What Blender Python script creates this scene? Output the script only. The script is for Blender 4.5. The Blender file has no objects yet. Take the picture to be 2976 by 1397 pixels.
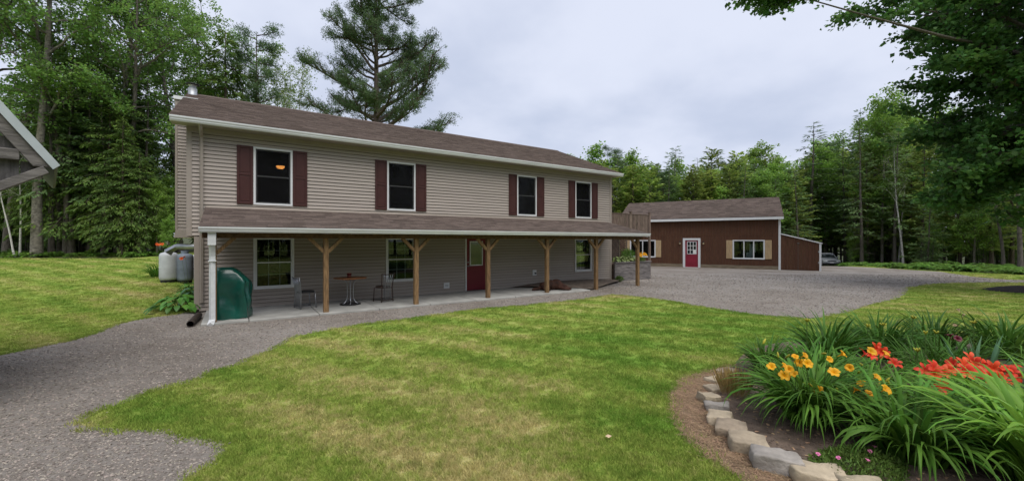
import bpy, bmesh, math, random
import numpy as np
from mathutils import Vector, Matrix, noise as mnoise
from mathutils.geometry import delaunay_2d_cdt

random.seed(7); rng = np.random.default_rng(7)
R = math.radians
scn = bpy.context.scene
col = scn.collection

# ------------------------------------------------------------------ camera, sky, sun, exposure
CAMH, FPX, CXP, CYP = 1.95, 1208.2, 1488.0, 700.2        # pixels of the 2976-wide photograph
cd = bpy.data.cameras.new('camera'); cam = bpy.data.objects.new('camera', cd); col.objects.link(cam)
cam.location = (0, 0, CAMH); cam.rotation_euler = (R(90), 0, 0)
cd.sensor_fit = 'HORIZONTAL'; cd.sensor_width = 36; cd.lens = FPX / 2976 * 36
cd.shift_y = (CYP - 698.5) / 2976
cd.clip_start = 0.05; cd.clip_end = 3000
scn.camera = cam

SUN_EL, SUN_AZ = R(62), R(152)                            # azimuth clockwise from +Y
world = bpy.data.worlds.new('World'); scn.world = world; world.use_nodes = True
wn, wl = world.node_tree.nodes, world.node_tree.links
for n in list(wn): wn.remove(n)
wout = wn.new('ShaderNodeOutputWorld'); wbg = wn.new('ShaderNodeBackground')
sky = wn.new('ShaderNodeTexSky'); sky.sky_type = 'NISHITA'; sky.sun_disc = False
sky.sun_elevation = SUN_EL; sky.sun_rotation = SUN_AZ; sky.air_density = 1.0; sky.dust_density = 2.0
skys = wn.new('ShaderNodeVectorMath'); skys.operation = 'SCALE'; skys.inputs['Scale'].default_value = 1.0
wl.new(sky.outputs[0], skys.inputs[0])
tc = wn.new('ShaderNodeTexCoord'); sx = wn.new('ShaderNodeSeparateXYZ'); wl.new(tc.outputs['Generated'], sx.inputs[0])
def wmath(op, a, b=None):
    m = wn.new('ShaderNodeMath'); m.operation = op
    for i, v in enumerate((a, b)):
        if v is None: continue
        if isinstance(v, (int, float)): m.inputs[i].default_value = v
        else: wl.new(v, m.inputs[i])
    return m.outputs[0]
zz = wmath('ADD', wmath('ABSOLUTE', sx.outputs[2]), 0.32)
cx_ = wmath('DIVIDE', sx.outputs[0], zz); cy_ = wmath('DIVIDE', sx.outputs[1], zz)
cxy = wn.new('ShaderNodeCombineXYZ'); wl.new(cx_, cxy.inputs[0]); wl.new(cy_, cxy.inputs[1]); cxy.inputs[2].default_value = 5.3
nz = wn.new('ShaderNodeTexNoise'); nz.inputs['Scale'].default_value = 1.5; nz.inputs['Detail'].default_value = 5; nz.inputs['Roughness'].default_value = 0.5
wl.new(cxy.outputs[0], nz.inputs['Vector'])
cr = wn.new('ShaderNodeValToRGB'); cr.color_ramp.interpolation = 'EASE'
cr.color_ramp.elements[0].position = 0.30; cr.color_ramp.elements[0].color = (5.25, 5.85, 7.4, 1)
cr.color_ramp.elements[1].position = 0.62; cr.color_ramp.elements[1].color = (7.2, 7.65, 9.0, 1)
wl.new(nz.outputs[0], cr.inputs[0])
mx = wn.new('ShaderNodeMix'); mx.data_type = 'RGBA'; mx.inputs[0].default_value = 0.93      # closed cloud deck
wl.new(skys.outputs[0], mx.inputs[6]); wl.new(cr.outputs[0], mx.inputs[7])
wl.new(mx.outputs[2], wbg.inputs[0]); wbg.inputs[1].default_value = 0.0555
wl.new(wbg.outputs[0], wout.inputs[0])

sd = bpy.data.lights.new('sun', 'SUN'); sun = bpy.data.objects.new('sun', sd); col.objects.link(sun)
sd.energy = 1.5; sd.angle = R(50); sd.color = (1.0, 0.96, 0.90)
sun.rotation_euler = (math.pi/2 - SUN_EL, 0, math.pi - SUN_AZ)
sun.rotation_euler = Vector((math.sin(SUN_AZ)*math.cos(SUN_EL), math.cos(SUN_AZ)*math.cos(SUN_EL), math.sin(SUN_EL))).to_track_quat('Z', 'Y').to_euler()
sun.location = (0, -20, 40)
scn.view_settings.view_transform = 'Standard'; scn.view_settings.look = 'None'
scn.view_settings.exposure = 1.0; scn.view_settings.gamma = 1.0; scn.view_settings.use_curve_mapping = False
scn.cycles.max_bounces = 6; scn.cycles.transparent_max_bounces = 8; scn.cycles.use_denoising = True; scn.cycles.denoising_prefilter = 'ACCURATE'; scn.cycles.denoising_input_passes = 'RGB_ALBEDO_NORMAL'
scn.cycles.diffuse_bounces = 4; scn.cycles.glossy_bounces = 3; scn.cycles.transmission_bounces = 4

# ------------------------------------------------------------------ the house frame
TH = 0.587; OX, OY = -8.124, 11.546; CT, ST = math.cos(TH), math.sin(TH)
def h2w(s, t, z=0): return Vector((OX + s*CT - t*ST, OY + s*ST + t*CT, z))
def w2h(x, y): return ((x-OX)*CT + (y-OY)*ST, -(x-OX)*ST + (y-OY)*CT)
def hw(px, py=700.2, t=0.0):                               # pixel -> (s, z) on the plane t of the house frame
    k = (px-CXP)/FPX
    s = (k*(OY + t*CT) - (OX - t*ST)) / (CT - k*ST)
    Y = OY + s*ST + t*CT
    return s, CAMH + (CYP-py)*Y/FPX
def sstep(a, b, x):
    t = min(1.0, max(0.0, (x-a)/(b-a))); return t*t*(3-2*t)
def ground(x, y):
    s, t = w2h(x, y); h = 0.0
    m = sstep(-0.2, -1.8, s)
    if m > 0: h += m*(0.95*sstep(8.0, 30.0, y) + 0.012*max(0, y-30))
    m2 = sstep(14, 20, x)*sstep(-2, 2, s-12)
    if y > 30: h -= m2*0.05*min(max(0, y-30), 26)*sstep(30, 36, y)
    return h
def gp(px, py):                                            # pixel -> point on the terrain
    z = 0.0
    for _ in range(25):
        Y = FPX*(CAMH-z)/(py-CYP); X = (px-CXP)/FPX*Y
        z = 0.5*z + 0.5*ground(X, Y)
    return X, Y
def at(px, Y): return (px-CXP)/FPX*Y

# ------------------------------------------------------------------ materials
MATS = {}
def mat(name, base, rough=0.7, var=0.15, scale=6.0, stretch=(1, 1, 1), bump=0.0, bscale=None, spec=0.3, metal=0.0,
        island=0.0, objvar=0.0, trans=None, base2=None, coord='Object', detail=5.0, ihue=0.05):
    m = bpy.data.materials.new(name); m.use_nodes = True; MATS[name] = m
    N, L = m.node_tree.nodes, m.node_tree.links
    b = N['Principled BSDF']; b.inputs['Roughness'].default_value = rough; b.inputs['Metallic'].default_value = metal
    b.inputs['Specular IOR Level'].default_value = spec
    t = N.new('ShaderNodeTexCoord'); mp = N.new('ShaderNodeMapping'); mp.inputs['Scale'].default_value = stretch
    if coord == 'World':
        g = N.new('ShaderNodeNewGeometry'); L.new(g.outputs['Position'], mp.inputs[0])
    else: L.new(t.outputs[coord], mp.inputs[0])
    n = N.new('ShaderNodeTexNoise'); n.inputs['Scale'].default_value = scale; n.inputs['Detail'].default_value = detail
    L.new(mp.outputs[0], n.inputs['Vector'])
    r = N.new('ShaderNodeValToRGB')
    c2 = base2 or tuple(min(1, c*(1+var)) for c in base); c1 = tuple(c*(1-var) for c in base)
    r.color_ramp.elements[0].position = 0.3; r.color_ramp.elements[0].color = (*c1, 1)
    r.color_ramp.elements[1].position = 0.7; r.color_ramp.elements[1].color = (*c2, 1)
    L.new(n.outputs[0], r.inputs[0]); out = r.outputs[0]
    def hsv(inp, fac_out, amt_v, amt_h):
        h = N.new('ShaderNodeHueSaturation'); mr = N.new('ShaderNodeMapRange')
        mr.inputs[3].default_value = 1-amt_v; mr.inputs[4].default_value = 1+amt_v
        L.new(fac_out, mr.inputs[0]); L.new(mr.outputs[0], h.inputs['Value'])
        mh = N.new('ShaderNodeMapRange'); mh.inputs[3].default_value = 0.5-amt_h; mh.inputs[4].default_value = 0.5+amt_h
        w = N.new('ShaderNodeTexWhiteNoise'); w.noise_dimensions = '1D'; L.new(fac_out, w.inputs['W'])
        L.new(w.outputs[0], mh.inputs[0]); L.new(mh.outputs[0], h.inputs['Hue'])
        L.new(inp, h.inputs['Color']); return h.outputs[0]
    if island:
        g = N.new('ShaderNodeNewGeometry'); out = hsv(out, g.outputs['Random Per Island'], island, island*ihue)
    if objvar:
        o = N.new('ShaderNodeObjectInfo'); out = hsv(out, o.outputs['Random'], objvar, objvar*0.04)
    L.new(out, b.inputs['Base Color'])
    if bump:
        bn = N.new('ShaderNodeTexNoise'); bn.inputs['Scale'].default_value = bscale or scale*4; bn.inputs['Detail'].default_value = 4
        L.new(mp.outputs[0], bn.inputs['Vector'])
        bp = N.new('ShaderNodeBump'); bp.inputs['Strength'].default_value = bump; bp.inputs['Distance'].default_value = 0.02
        L.new(bn.outputs[0], bp.inputs['Height']); L.new(bp.outputs[0], b.inputs['Normal'])
    if trans:
        tr = N.new('ShaderNodeBsdfTranslucent'); ms = N.new('ShaderNodeMixShader'); ms.inputs[0].default_value = trans
        hs = N.new('ShaderNodeHueSaturation'); hs.inputs['Value'].default_value = 1.25; hs.inputs['Hue'].default_value = 0.485
        L.new(out, hs.inputs['Color']); L.new(hs.outputs[0], tr.inputs[0])
        L.new(b.outputs[0], ms.inputs[1]); L.new(tr.outputs[0], ms.inputs[2]); L.new(ms.outputs[0], N['Material Output'].inputs[0])
    return m
def glassmat(name, tint=(0.75, 0.8, 0.8), gloss=1.0):
    m = bpy.data.materials.new(name); m.use_nodes = True; MATS[name] = m
    N, L = m.node_tree.nodes, m.node_tree.links; N.remove(N['Principled BSDF'])
    t = N.new('ShaderNodeBsdfTransparent'); t.inputs[0].default_value = (*tint, 1)
    g = N.new('ShaderNodeBsdfGlossy'); g.inputs['Roughness'].default_value = 0.02
    f = N.new('ShaderNodeFresnel'); f.inputs[0].default_value = 1.45
    nn = N.new('ShaderNodeTexNoise'); nn.inputs['Scale'].default_value = 1.3
    bp = N.new('ShaderNodeBump'); bp.inputs['Strength'].default_value = 0.05; L.new(nn.outputs[0], bp.inputs['Height']); L.new(bp.outputs[0], g.inputs['Normal'])
    ms = N.new('ShaderNodeMixShader'); L.new(f.outputs[0], ms.inputs[0]); L.new(t.outputs[0], ms.inputs[1]); L.new(g.outputs[0], ms.inputs[2])
    L.new(ms.outputs[0], N['Material Output'].inputs[0]); return m
def emit(name, c, s):
    m = bpy.data.materials.new(name); m.use_nodes = True; MATS[name] = m
    b = m.node_tree.nodes['Principled BSDF']; b.inputs['Base Color'].default_value = (*c, 1)
    b.inputs['Emission Color'].default_value = (*c, 1); b.inputs['Emission Strength'].default_value = s
    return m

mat('siding', (0.375, 0.325, 0.285), 0.55, 0.07, 1.4, (0.4, 1, 6), objvar=0.035, bump=0.03, bscale=90)
mat('siding_trim', (0.33, 0.285, 0.245), 0.55, 0.06, 3)
mat('white_trim', (0.688, 0.698, 0.707), 0.45, 0.05, 4, bump=0.02)
mat('gutter_white', (0.670, 0.684, 0.688), 0.35, 0.10, 2.5, (0.5, 4, 4))
mat('soffit', (0.34, 0.31, 0.27), 0.6, 0.08, 3)
mat('sheathing', (0.10, 0.09, 0.08), 0.9, 0.1, 3)
mat('shutter', (0.060, 0.0205, 0.0185), 0.5, 0.12, 5, bump=0.03, bscale=60)
mat('shingle', (0.122, 0.095, 0.083), 0.95, 0.22, 55, island=0.28, ihue=0.01, bump=0.5, bscale=160, spec=0.1)
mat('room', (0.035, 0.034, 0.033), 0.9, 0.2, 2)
mat('blind', (0.05, 0.05, 0.055), 0.7, 0.1, 4)
mat('door_red', (0.15, 0.008, 0.018), 0.4, 0.12, 3, bump=0.02)
mat('door_red_pale', (0.233, 0.019, 0.037), 0.45, 0.15, 3)
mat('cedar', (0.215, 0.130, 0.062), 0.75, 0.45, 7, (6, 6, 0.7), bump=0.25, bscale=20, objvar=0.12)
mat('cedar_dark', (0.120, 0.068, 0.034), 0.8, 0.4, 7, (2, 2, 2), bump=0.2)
mat('weathered', (0.16, 0.145, 0.14), 0.9, 0.45, 5, (5, 5, 0.8), bump=0.4, bscale=18, objvar=0.2)
mat('weathered_beam', (0.17, 0.155, 0.15), 0.9, 0.5, 5, (0.8, 5, 5), bump=0.4, bscale=18, objvar=0.15)
mat('deckwood', (0.17, 0.125, 0.10), 0.9, 0.4, 5, (5, 5, 0.8), bump=0.3, objvar=0.25)
mat('concrete', (0.335, 0.330, 0.307), 0.9, 0.2, 2.2, bump=0.15, bscale=60, objvar=0.05)
mat('foundation', (0.07, 0.022, 0.02), 0.85, 0.2, 4)
mat('galv', (0.42, 0.44, 0.46), 0.5, 0.15, 6, metal=0.7)
mat('steel', (0.33, 0.34, 0.36), 0.35, 0.15, 8, metal=0.8)
mat('shed_metal', (0.40, 0.44, 0.46), 0.5, 0.12, 3)
mat('shed_roof', (0.12, 0.125, 0.12), 0.6, 0.2, 3)
mat('shed_board', (0.085, 0.080, 0.080), 0.9, 0.45, 5, (5, 5, 0.8), bump=0.4, bscale=18, objvar=0.25)
mat('shed_beam', (0.14, 0.128, 0.122), 0.9, 0.5, 5, (0.8, 5, 5), bump=0.4, bscale=18, objvar=0.15)
mat('black_metal', (0.018, 0.018, 0.02), 0.5, 0.2, 8)
mat('tank_white', (0.50, 0.52, 0.54), 0.45, 0.12, 3, bump=0.02)
mat('tank_grey', (0.20, 0.235, 0.28), 0.5, 0.2, 3, bump=0.03)
mat('tarp', (0.006, 0.070, 0.050), 0.24, 0.25, 2.5, bump=0.35, bscale=7, spec=0.6)
mat('drainpipe', (0.035, 0.026, 0.02), 0.6, 0.3, 8)
mat('seat_black', (0.02, 0.02, 0.022), 0.6, 0.2, 8)
mat('tabletop', (0.20, 0.085, 0.035), 0.5, 0.4, 4, (1, 8, 1), bump=0.05)
mat('chair_brown', (0.05, 0.03, 0.024), 0.4, 0.3, 8)
mat('candle_red', (0.10, 0.01, 0.01), 0.4, 0.2, 20)
mat('candle_stripe', (0.45, 0.25, 0.16), 0.5, 0.2, 20)
mat('dogfur', (0.030, 0.012, 0.007), 0.75, 0.6, 5, (1, 1, 1), bump=0.9, bscale=45, base2=(0.075, 0.030, 0.018))
mat('shop_brown', (0.092, 0.041, 0.0225), 0.8, 0.22, 4, (5, 5, 0.5), bump=0.25, bscale=18, objvar=0.07)
mat('shop_base', (0.20, 0.16, 0.11), 0.9, 0.3, 4, (0.6, 4, 4), bump=0.2)
mat('tan_shutter', (0.42, 0.30, 0.17), 0.75, 0.15, 5, (4, 4, 0.6), bump=0.1)
mat('lantern', (0.02, 0.015, 0.012), 0.4, 0.2, 6)
mat('lantern_glass', (0.45, 0.36, 0.22), 0.2, 0.1, 6)
mat('paper', (0.75, 0.75, 0.72), 0.8, 0.05, 6)
mat('carpaint', (0.40, 0.42, 0.45), 0.3, 0.08, 3, metal=0.2, spec=0.5)
mat('carglass', (0.02, 0.025, 0.03), 0.06, 0.1, 3, spec=0.8)
mat('rubber', (0.015, 0.015, 0.016), 0.8, 0.2, 10)
mat('lamp_clear', (0.6, 0.62, 0.64), 0.15, 0.05, 6, spec=0.7)
mat('plate', (0.7, 0.7, 0.72), 0.5, 0.05, 6)
mat('bark_grey', (0.115, 0.10, 0.085), 0.95, 0.45, 6, (3, 3, 0.6), bump=0.8, bscale=14, objvar=0.15)
mat('bark_brown', (0.10, 0.078, 0.062), 0.95, 0.45, 6, (3, 3, 0.6), bump=0.8, bscale=14, objvar=0.15)
mat('bark_pale', (0.165, 0.148, 0.125), 0.95, 0.5, 4, (2, 2, 2), bump=0.5, bscale=14, objvar=0.12)
mat('bark_birch', (0.52, 0.50, 0.47), 0.85, 0.5, 5, (1, 1, 5), bump=0.2, objvar=0.1)
mat('leaf_maple', (0.069, 0.166, 0.037), 0.55, 0.30, 0.7, island=0.35, trans=0.42, coord='World')
mat('leaf_poplar', (0.155, 0.287, 0.065), 0.55, 0.30, 0.5, island=0.35, trans=0.42, coord='World')
mat('leaf_light', (0.190, 0.331, 0.061), 0.55, 0.30, 0.5, island=0.30, trans=0.42, coord='World', objvar=0.15)
mat('leaf_birch', (0.192, 0.272, 0.091), 0.55, 0.30, 0.5, island=0.30, trans=0.42, coord='World')
mat('needle_hemlock', (0.109, 0.214, 0.052), 0.6, 0.45, 0.8, island=0.35, trans=0.34, coord='World', base2=(0.16, 0.25, 0.045))
mat('needle_spruce', (0.120, 0.202, 0.070), 0.6, 0.35, 0.6, island=0.35, trans=0.34, coord='World', objvar=0.22)
mat('needle_cedar', (0.230, 0.318, 0.075), 0.6, 0.35, 0.6, island=0.35, trans=0.34, coord='World', objvar=0.25)
mat('needle_pine', (0.084, 0.146, 0.056), 0.6, 0.35, 0.6, island=0.35, trans=0.34, coord='World', objvar=0.12)
mat('fern', (0.101, 0.209, 0.030), 0.6, 0.35, 2, island=0.35, trans=0.3, coord='World', objvar=0.2)
mat('daylily_leaf', (0.095, 0.225, 0.032), 0.42, 0.25, 3, objvar=0.30, trans=0.25, spec=0.12)
mat('daylily_leaf_dark', (0.062, 0.150, 0.022), 0.42, 0.25, 3, objvar=0.30, trans=0.22, spec=0.12)
mat('daylily_leaf_pale', (0.158, 0.323, 0.045), 0.42, 0.25, 3, objvar=0.28, trans=0.3, spec=0.12)
mat('iris_leaf', (0.112, 0.225, 0.112), 0.5, 0.2, 3, objvar=0.2, trans=0.2)
mat('stem', (0.075, 0.14, 0.03), 0.6, 0.2, 6)
mat('petal_yellow', (0.80, 0.42, 0.012), 0.5, 0.12, 6, objvar=0.08, trans=0.3)
mat('petal_red', (0.74, 0.075, 0.020), 0.5, 0.2, 6, objvar=0.12, trans=0.25)
mat('petal_orange', (0.72, 0.13, 0.015), 0.5, 0.2, 6, trans=0.25)
mat('petal_wine', (0.10, 0.006, 0.018), 0.5, 0.2, 6)
mat('petal_pink', (0.60, 0.16, 0.33), 0.5, 0.2, 6)
mat('bud', (0.34, 0.32, 0.03), 0.5, 0.2, 6, objvar=0.2)
mat('dry_flower', (0.55, 0.40, 0.26), 0.8, 0.2, 6)
mat('hosta_leaf', (0.075, 0.203, 0.030), 0.45, 0.2, 5, objvar=0.28, trans=0.2)
mat('hosta_blue', (0.060, 0.135, 0.075), 0.5, 0.2, 5, objvar=0.2, trans=0.15)
mat('hosta_var', (0.08, 0.17, 0.02), 0.5, 0.2, 14, objvar=0.3, trans=0.2, base2=(0.35, 0.40, 0.17))
mat('dry_stem', (0.33, 0.24, 0.085), 0.8, 0.3, 4, island=0.3, trans=0.2)
mat('moss', (0.10, 0.17, 0.03), 0.7, 0.3, 6, island=0.3, trans=0.2)
mat('stone', (0.34, 0.28, 0.20), 0.9, 0.35, 5, bump=0.6, bscale=22, objvar=0.22)
mat('stone_grey', (0.29, 0.265, 0.235), 0.9, 0.3, 5, bump=0.6, bscale=22, objvar=0.12)
mat('soil', (0.119, 0.087, 0.067), 0.95, 0.4, 7, bump=0.9, bscale=40, coord='World')
mat('dirt', (0.150, 0.118, 0.092), 0.95, 0.35, 6, bump=0.8, bscale=40, coord='World')
mat('mulch', (0.014, 0.010, 0.009), 0.95, 0.5, 12, bump=1.0, bscale=50, coord='World')
mat('forest_floor', (0.050, 0.045, 0.024), 0.95, 0.5, 1.2, bump=0.8, bscale=8, coord='World', base2=(0.075, 0.10, 0.028))
mat('pebble', (0.248, 0.214, 0.182), 0.9, 0.2, 20, objvar=0.55)
mat('chip', (0.30, 0.20, 0.12), 0.9, 0.3, 20, objvar=0.4)
glassmat('glass'); glassmat('glass_dark', (0.45, 0.5, 0.5))
def screenmat(name):
    m = bpy.data.materials.new(name); m.use_nodes = True; MATS[name] = m; N, L = m.node_tree.nodes, m.node_tree.links
    t = N.new('ShaderNodeBsdfTransparent'); ms = N.new('ShaderNodeMixShader'); ms.inputs[0].default_value = 0.45; b = N['Principled BSDF']; b.inputs['Base Color'].default_value = (0.012, 0.012, 0.013, 1); b.inputs['Roughness'].default_value = 0.9; b.inputs['Specular IOR Level'].default_value = 0.05
    L.new(t.outputs[0], ms.inputs[1]); L.new(b.outputs[0], ms.inputs[2]); L.new(ms.outputs[0], N['Material Output'].inputs[0])
screenmat('screen')
emit('lamp_glow', (1.0, 0.35, 0.08), 2.2)

def posmat(name, c_a, c_b, c_c, roughness, fine, bumps, hot=None, trans=None, mow=False):
    """ground-like material: two patch scales of noise between three colours, on world position"""
    m = bpy.data.materials.new(name); m.use_nodes = True; MATS[name] = m
    N, L = m.node_tree.nodes, m.node_tree.links; b = N['Principled BSDF']
    b.inputs['Roughness'].default_value = roughness; b.inputs['Specular IOR Level'].default_value = 0.12
    g = N.new('ShaderNodeNewGeometry'); flat = N.new('ShaderNodeVectorMath'); flat.operation = 'MULTIPLY'; flat.inputs[1].default_value = (1, 1, 0)
    L.new(g.outputs['Position'], flat.inputs[0]); P = flat.outputs[0]
    def nse(sc, d=4, rough=0.55):
        n = N.new('ShaderNodeTexNoise'); n.inputs['Scale'].default_value = sc; n.inputs['Detail'].default_value = d; n.inputs['Roughness'].default_value = rough
        L.new(P, n.inputs['Vector']); return n.outputs[0]
    def mth(op, a, b2):
        q = N.new('ShaderNodeMath'); q.operation = op
        for i, v in enumerate((a, b2)):
            if isinstance(v, (int, float)): q.inputs[i].default_value = v
            else: L.new(v, q.inputs[i])
        return q.outputs[0]
    big = nse(0.45, 5, 0.6); mid = nse(3.0, 4); fin = nse(fine*0.4, 3, 0.7)
    v = mth('ADD', mth('MULTIPLY', big, 0.46), mth('ADD', mth('MULTIPLY', mid, 0.20), mth('MULTIPLY', fin, 0.34)))
    if hot:
        for (hx, hy, hr, amt) in hot:
            dn = N.new('ShaderNodeVectorMath'); dn.operation = 'DISTANCE'; dn.inputs[1].default_value = (hx, hy, 0); L.new(P, dn.inputs[0])
            mr = N.new('ShaderNodeMapRange'); mr.interpolation_type = 'SMOOTHSTEP'; mr.inputs[1].default_value = 0; mr.inputs[2].default_value = hr
            mr.inputs[3].default_value = amt; mr.inputs[4].default_value = 0; L.new(dn.outputs['Value'], mr.inputs[0])
            v = mth('ADD', v, mr.outputs[0])
    if mow:
        msc, mro, mdi, mam = mow
        wv = N.new('ShaderNodeTexWave'); wv.inputs['Scale'].default_value = msc; wv.inputs['Distortion'].default_value = mdi; wv.inputs['Detail'].default_value = 1
        mp = N.new('ShaderNodeMapping'); mp.inputs['Rotation'].default_value = (0, 0, R(mro+90)); L.new(P, mp.inputs[0]); L.new(mp.outputs[0], wv.inputs[0])
        v = mth('ADD', v, mth('MULTIPLY', mth('SUBTRACT', wv.outputs['Fac'], 0.5), mam))
    r = N.new('ShaderNodeValToRGB'); e = r.color_ramp.elements
    e[0].position = 0.36; e[0].color = (*c_a, 1); e[1].position = 0.66; e[1].color = (*c_c, 1)
    k = e.new(0.52); k.color = (*c_b, 1)
    L.new(v, r.inputs[0]); out = r.outputs[0]
    if trans:
        oi = N.new('ShaderNodeObjectInfo'); hs = N.new('ShaderNodeHueSaturation'); mr = N.new('ShaderNodeMapRange')
        mr.inputs[3].default_value = 0.72; mr.inputs[4].default_value = 1.3; L.new(oi.outputs['Random'], mr.inputs[0]); L.new(mr.outputs[0], hs.inputs['Value'])
        L.new(out, hs.inputs['Color']); out = hs.outputs[0]
        tr = N.new('ShaderNodeBsdfTranslucent'); ms = N.new('ShaderNodeMixShader'); ms.inputs[0].default_value = trans
        L.new(out, tr.inputs[0]); L.new(b.outputs[0], ms.inputs[1]); L.new(tr.outputs[0], ms.inputs[2]); L.new(ms.outputs[0], N['Material Output'].inputs[0])
    L.new(out, b.inputs['Base Color'])
    if bumps:
        bn = nse(bumps[0], 4); bp = N.new('ShaderNodeBump'); bp.inputs['Strength'].default_value = bumps[1]; bp.inputs['Distance'].default_value = bumps[2]
        L.new(bn, bp.inputs['Height']); L.new(bp.outputs[0], b.inputs['Normal'])
    return m
HOT = [(-0.6, 4.0, 3.4, 0.11), (-2.0, 8.0, 3.0, 0.04), (3.2, 14.4, 1.4, 0.16), (-11.5, 15, 4, 0.05), (2.2, 7.5, 3.0, -0.10), (5.5, 10, 4.5, -0.12), (1.3, 4.4, 1.5, -0.10), (21, 16.8, 5, 0.06)]
GREEN, MIDG, DRY = (0.150, 0.262, 0.037), (0.268, 0.330, 0.068), (0.45, 0.395, 0.172)
posmat('lawn', GREEN, MIDG, DRY, 0.95, 30, (60, 0.8, 0.03), HOT, None, (0.27, 28, 1.2, 0.10))
posmat('grass_blade', tuple(c*1.05 for c in GREEN), tuple(c*1.1 for c in MIDG), tuple(c*1.15 for c in DRY), 0.7, 30, None, HOT, 0.3, (0.27, 28, 1.2, 0.10))
posmat('gravel', (0.160, 0.134, 0.112), (0.25, 0.224, 0.198), (0.325, 0.30, 0.275), 0.95, 45, (55, 1.0, 0.03),
       [(-6.5, 7.5, 2.2, -0.05), (-4.5, 5.2, 2.0, -0.06), (12, 20, 9, 0.08), (20, 24, 8, 0.08)], None, (0.10, 33, 4.0, 0.05))
posmat('straw', (0.15, 0.105, 0.07), (0.27, 0.19, 0.125), (0.37, 0.265, 0.17), 0.95, 40, (45, 1.0, 0.03))

# ------------------------------------------------------------------ helpers
class MB:
    def __init__(s): s.v = []; s.f = []
    def quad(s, a, b, c, d):
        n = len(s.v); s.v += [tuple(a), tuple(b), tuple(c), tuple(d)]; s.f.append((n, n+1, n+2, n+3)); return s
    def box(s, x0, x1, y0, y1, z0, z1):
        n = len(s.v)
        s.v += [(x, y, z) for z in (z0, z1) for y in (y0, y1) for x in (x0, x1)]
        s.f += [tuple(n+i for i in q) for q in ((0, 2, 3, 1), (4, 5, 7, 6), (0, 1, 5, 4), (2, 6, 7, 3), (0, 4, 6, 2), (1, 3, 7, 5))]; return s
    def prism(s, poly, y0, y1, axis='y'):                   # poly in the two other axes
        n = len(s.v); k = len(poly)
        def P(a, b, y): return {'y': (a, y, b), 'x': (y, a, b), 'z': (a, b, y)}[axis]
        s.v += [P(a, b, y0) for a, b in poly] + [P(a, b, y1) for a, b in poly]
        s.f += [tuple(range(n, n+k)), tuple(range(n+2*k-1, n+k-1, -1))]
        s.f += [(n+i, n+k+i, n+k+(i+1) % k, n+(i+1) % k) for i in range(k)]; return s
    def beam(s, p, q, w, h, up=(0, 0, 1)):                  # a bar of w x h from p to q
        p, q = Vector(p), Vector(q); d = (q-p).normalized(); u = Vector(up)
        if abs(d.dot(u)) > 0.98: u = Vector((0, 1, 0))
        x = d.cross(u).normalized(); y = x.cross(d).normalized(); n = len(s.v)
        for e in (p, q):
            for a, b in ((-1, -1), (1, -1), (1, 1), (-1, 1)): s.v.append(tuple(e + x*a*w/2 + y*b*h/2))
        s.f += [(n, n+1, n+2, n+3), (n+7, n+6, n+5, n+4)] + [(n+i, n+4+i, n+4+(i+1) % 4, n+(i+1) % 4) for i in range(4)]; return s
    def tube(s, pts, rad, sides=8, cap=True):
        pts = [Vector(p) for p in pts]; m = len(pts)
        if not hasattr(rad, '__len__'): rad = [rad]*m
        n0 = len(s.v); ref = Vector((0.31, 0.87, 0.38))
        for i, p in enumerate(pts):
            d = (pts[min(i+1, m-1)] - pts[max(i-1, 0)]).normalized()
            x = d.cross(ref).normalized() if abs(d.dot(ref)) < 0.95 else d.cross(Vector((1, 0, 0))).normalized(); y = d.cross(x)
            for k in range(sides):
                a = 2*math.pi*k/sides; s.v.append(tuple(p + (x*math.cos(a) + y*math.sin(a))*rad[i]))
        for i in range(m-1):
            for k in range(sides):
                a = n0+i*sides+k; b = n0+i*sides+(k+1) % sides; s.f.append((a, b, b+sides, a+sides))
        if cap: s.f.append(tuple(n0+k for k in range(sides))[::-1]); s.f.append(tuple(n0+(m-1)*sides+k for k in range(sides)))
        return s
    def lathe(s, prof, sides=16, c=(0, 0, 0)):
        n0 = len(s.v)
        for r, z in prof:
            for k in range(sides):
                a = 2*math.pi*k/sides; s.v.append((c[0]+r*math.cos(a), c[1]+r*math.sin(a), c[2]+z))
        for i in range(len(prof)-1):
            for k in range(sides):
                a = n0+i*sides+k; b = n0+i*sides+(k+1) % sides; s.f.append((a, b, b+sides, a+sides))
        s.f.append(tuple(n0+k for k in range(sides))[::-1]); s.f.append(tuple(n0+(len(prof)-1)*sides+k for k in range(sides))); return s
    def mesh(s, name, m, smooth=False):
        me = bpy.data.meshes.new(name); me.from_pydata(s.v, [], s.f); me.validate(); me.update()
        if m: me.materials.append(MATS[m] if isinstance(m, str) else m)
        if smooth: me.polygons.foreach_set('use_smooth', [True]*len(me.polygons))
        return me
    def build(s, name, m, parent=None, smooth=False, bevel=0.0):
        return link(name, s.mesh(name, m, smooth), parent, bevel)
def link(name, me, parent=None, bevel=0.0):
    o = bpy.data.objects.new(name, me); col.objects.link(o)
    if parent is not None: o.parent = parent
    if bevel:
        b = o.modifiers.new('bevel', 'BEVEL'); b.width = bevel; b.segments = 2; b.limit_method = 'ANGLE'
    return o
def tag(o, label=None, cat=None, group=None, kind=None):
    if label: o['label'] = label
    if cat: o['category'] = cat
    if group: o['group'] = group
    if kind: o['kind'] = kind
    return o
def empty(name, loc=(0, 0, 0), rz=0.0, label=None, cat=None, group=None):
    o = bpy.data.objects.new(name, None); col.objects.link(o); o.location = loc; o.rotation_euler = (0, 0, rz); o.empty_display_size = 0.2
    return tag(o, label, cat, group)
def copy_tree(o, parent=None):
    c = o.copy(); col.objects.link(c); c.parent = parent
    for ch in o.children: copy_tree(ch, c)
    return c
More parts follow.
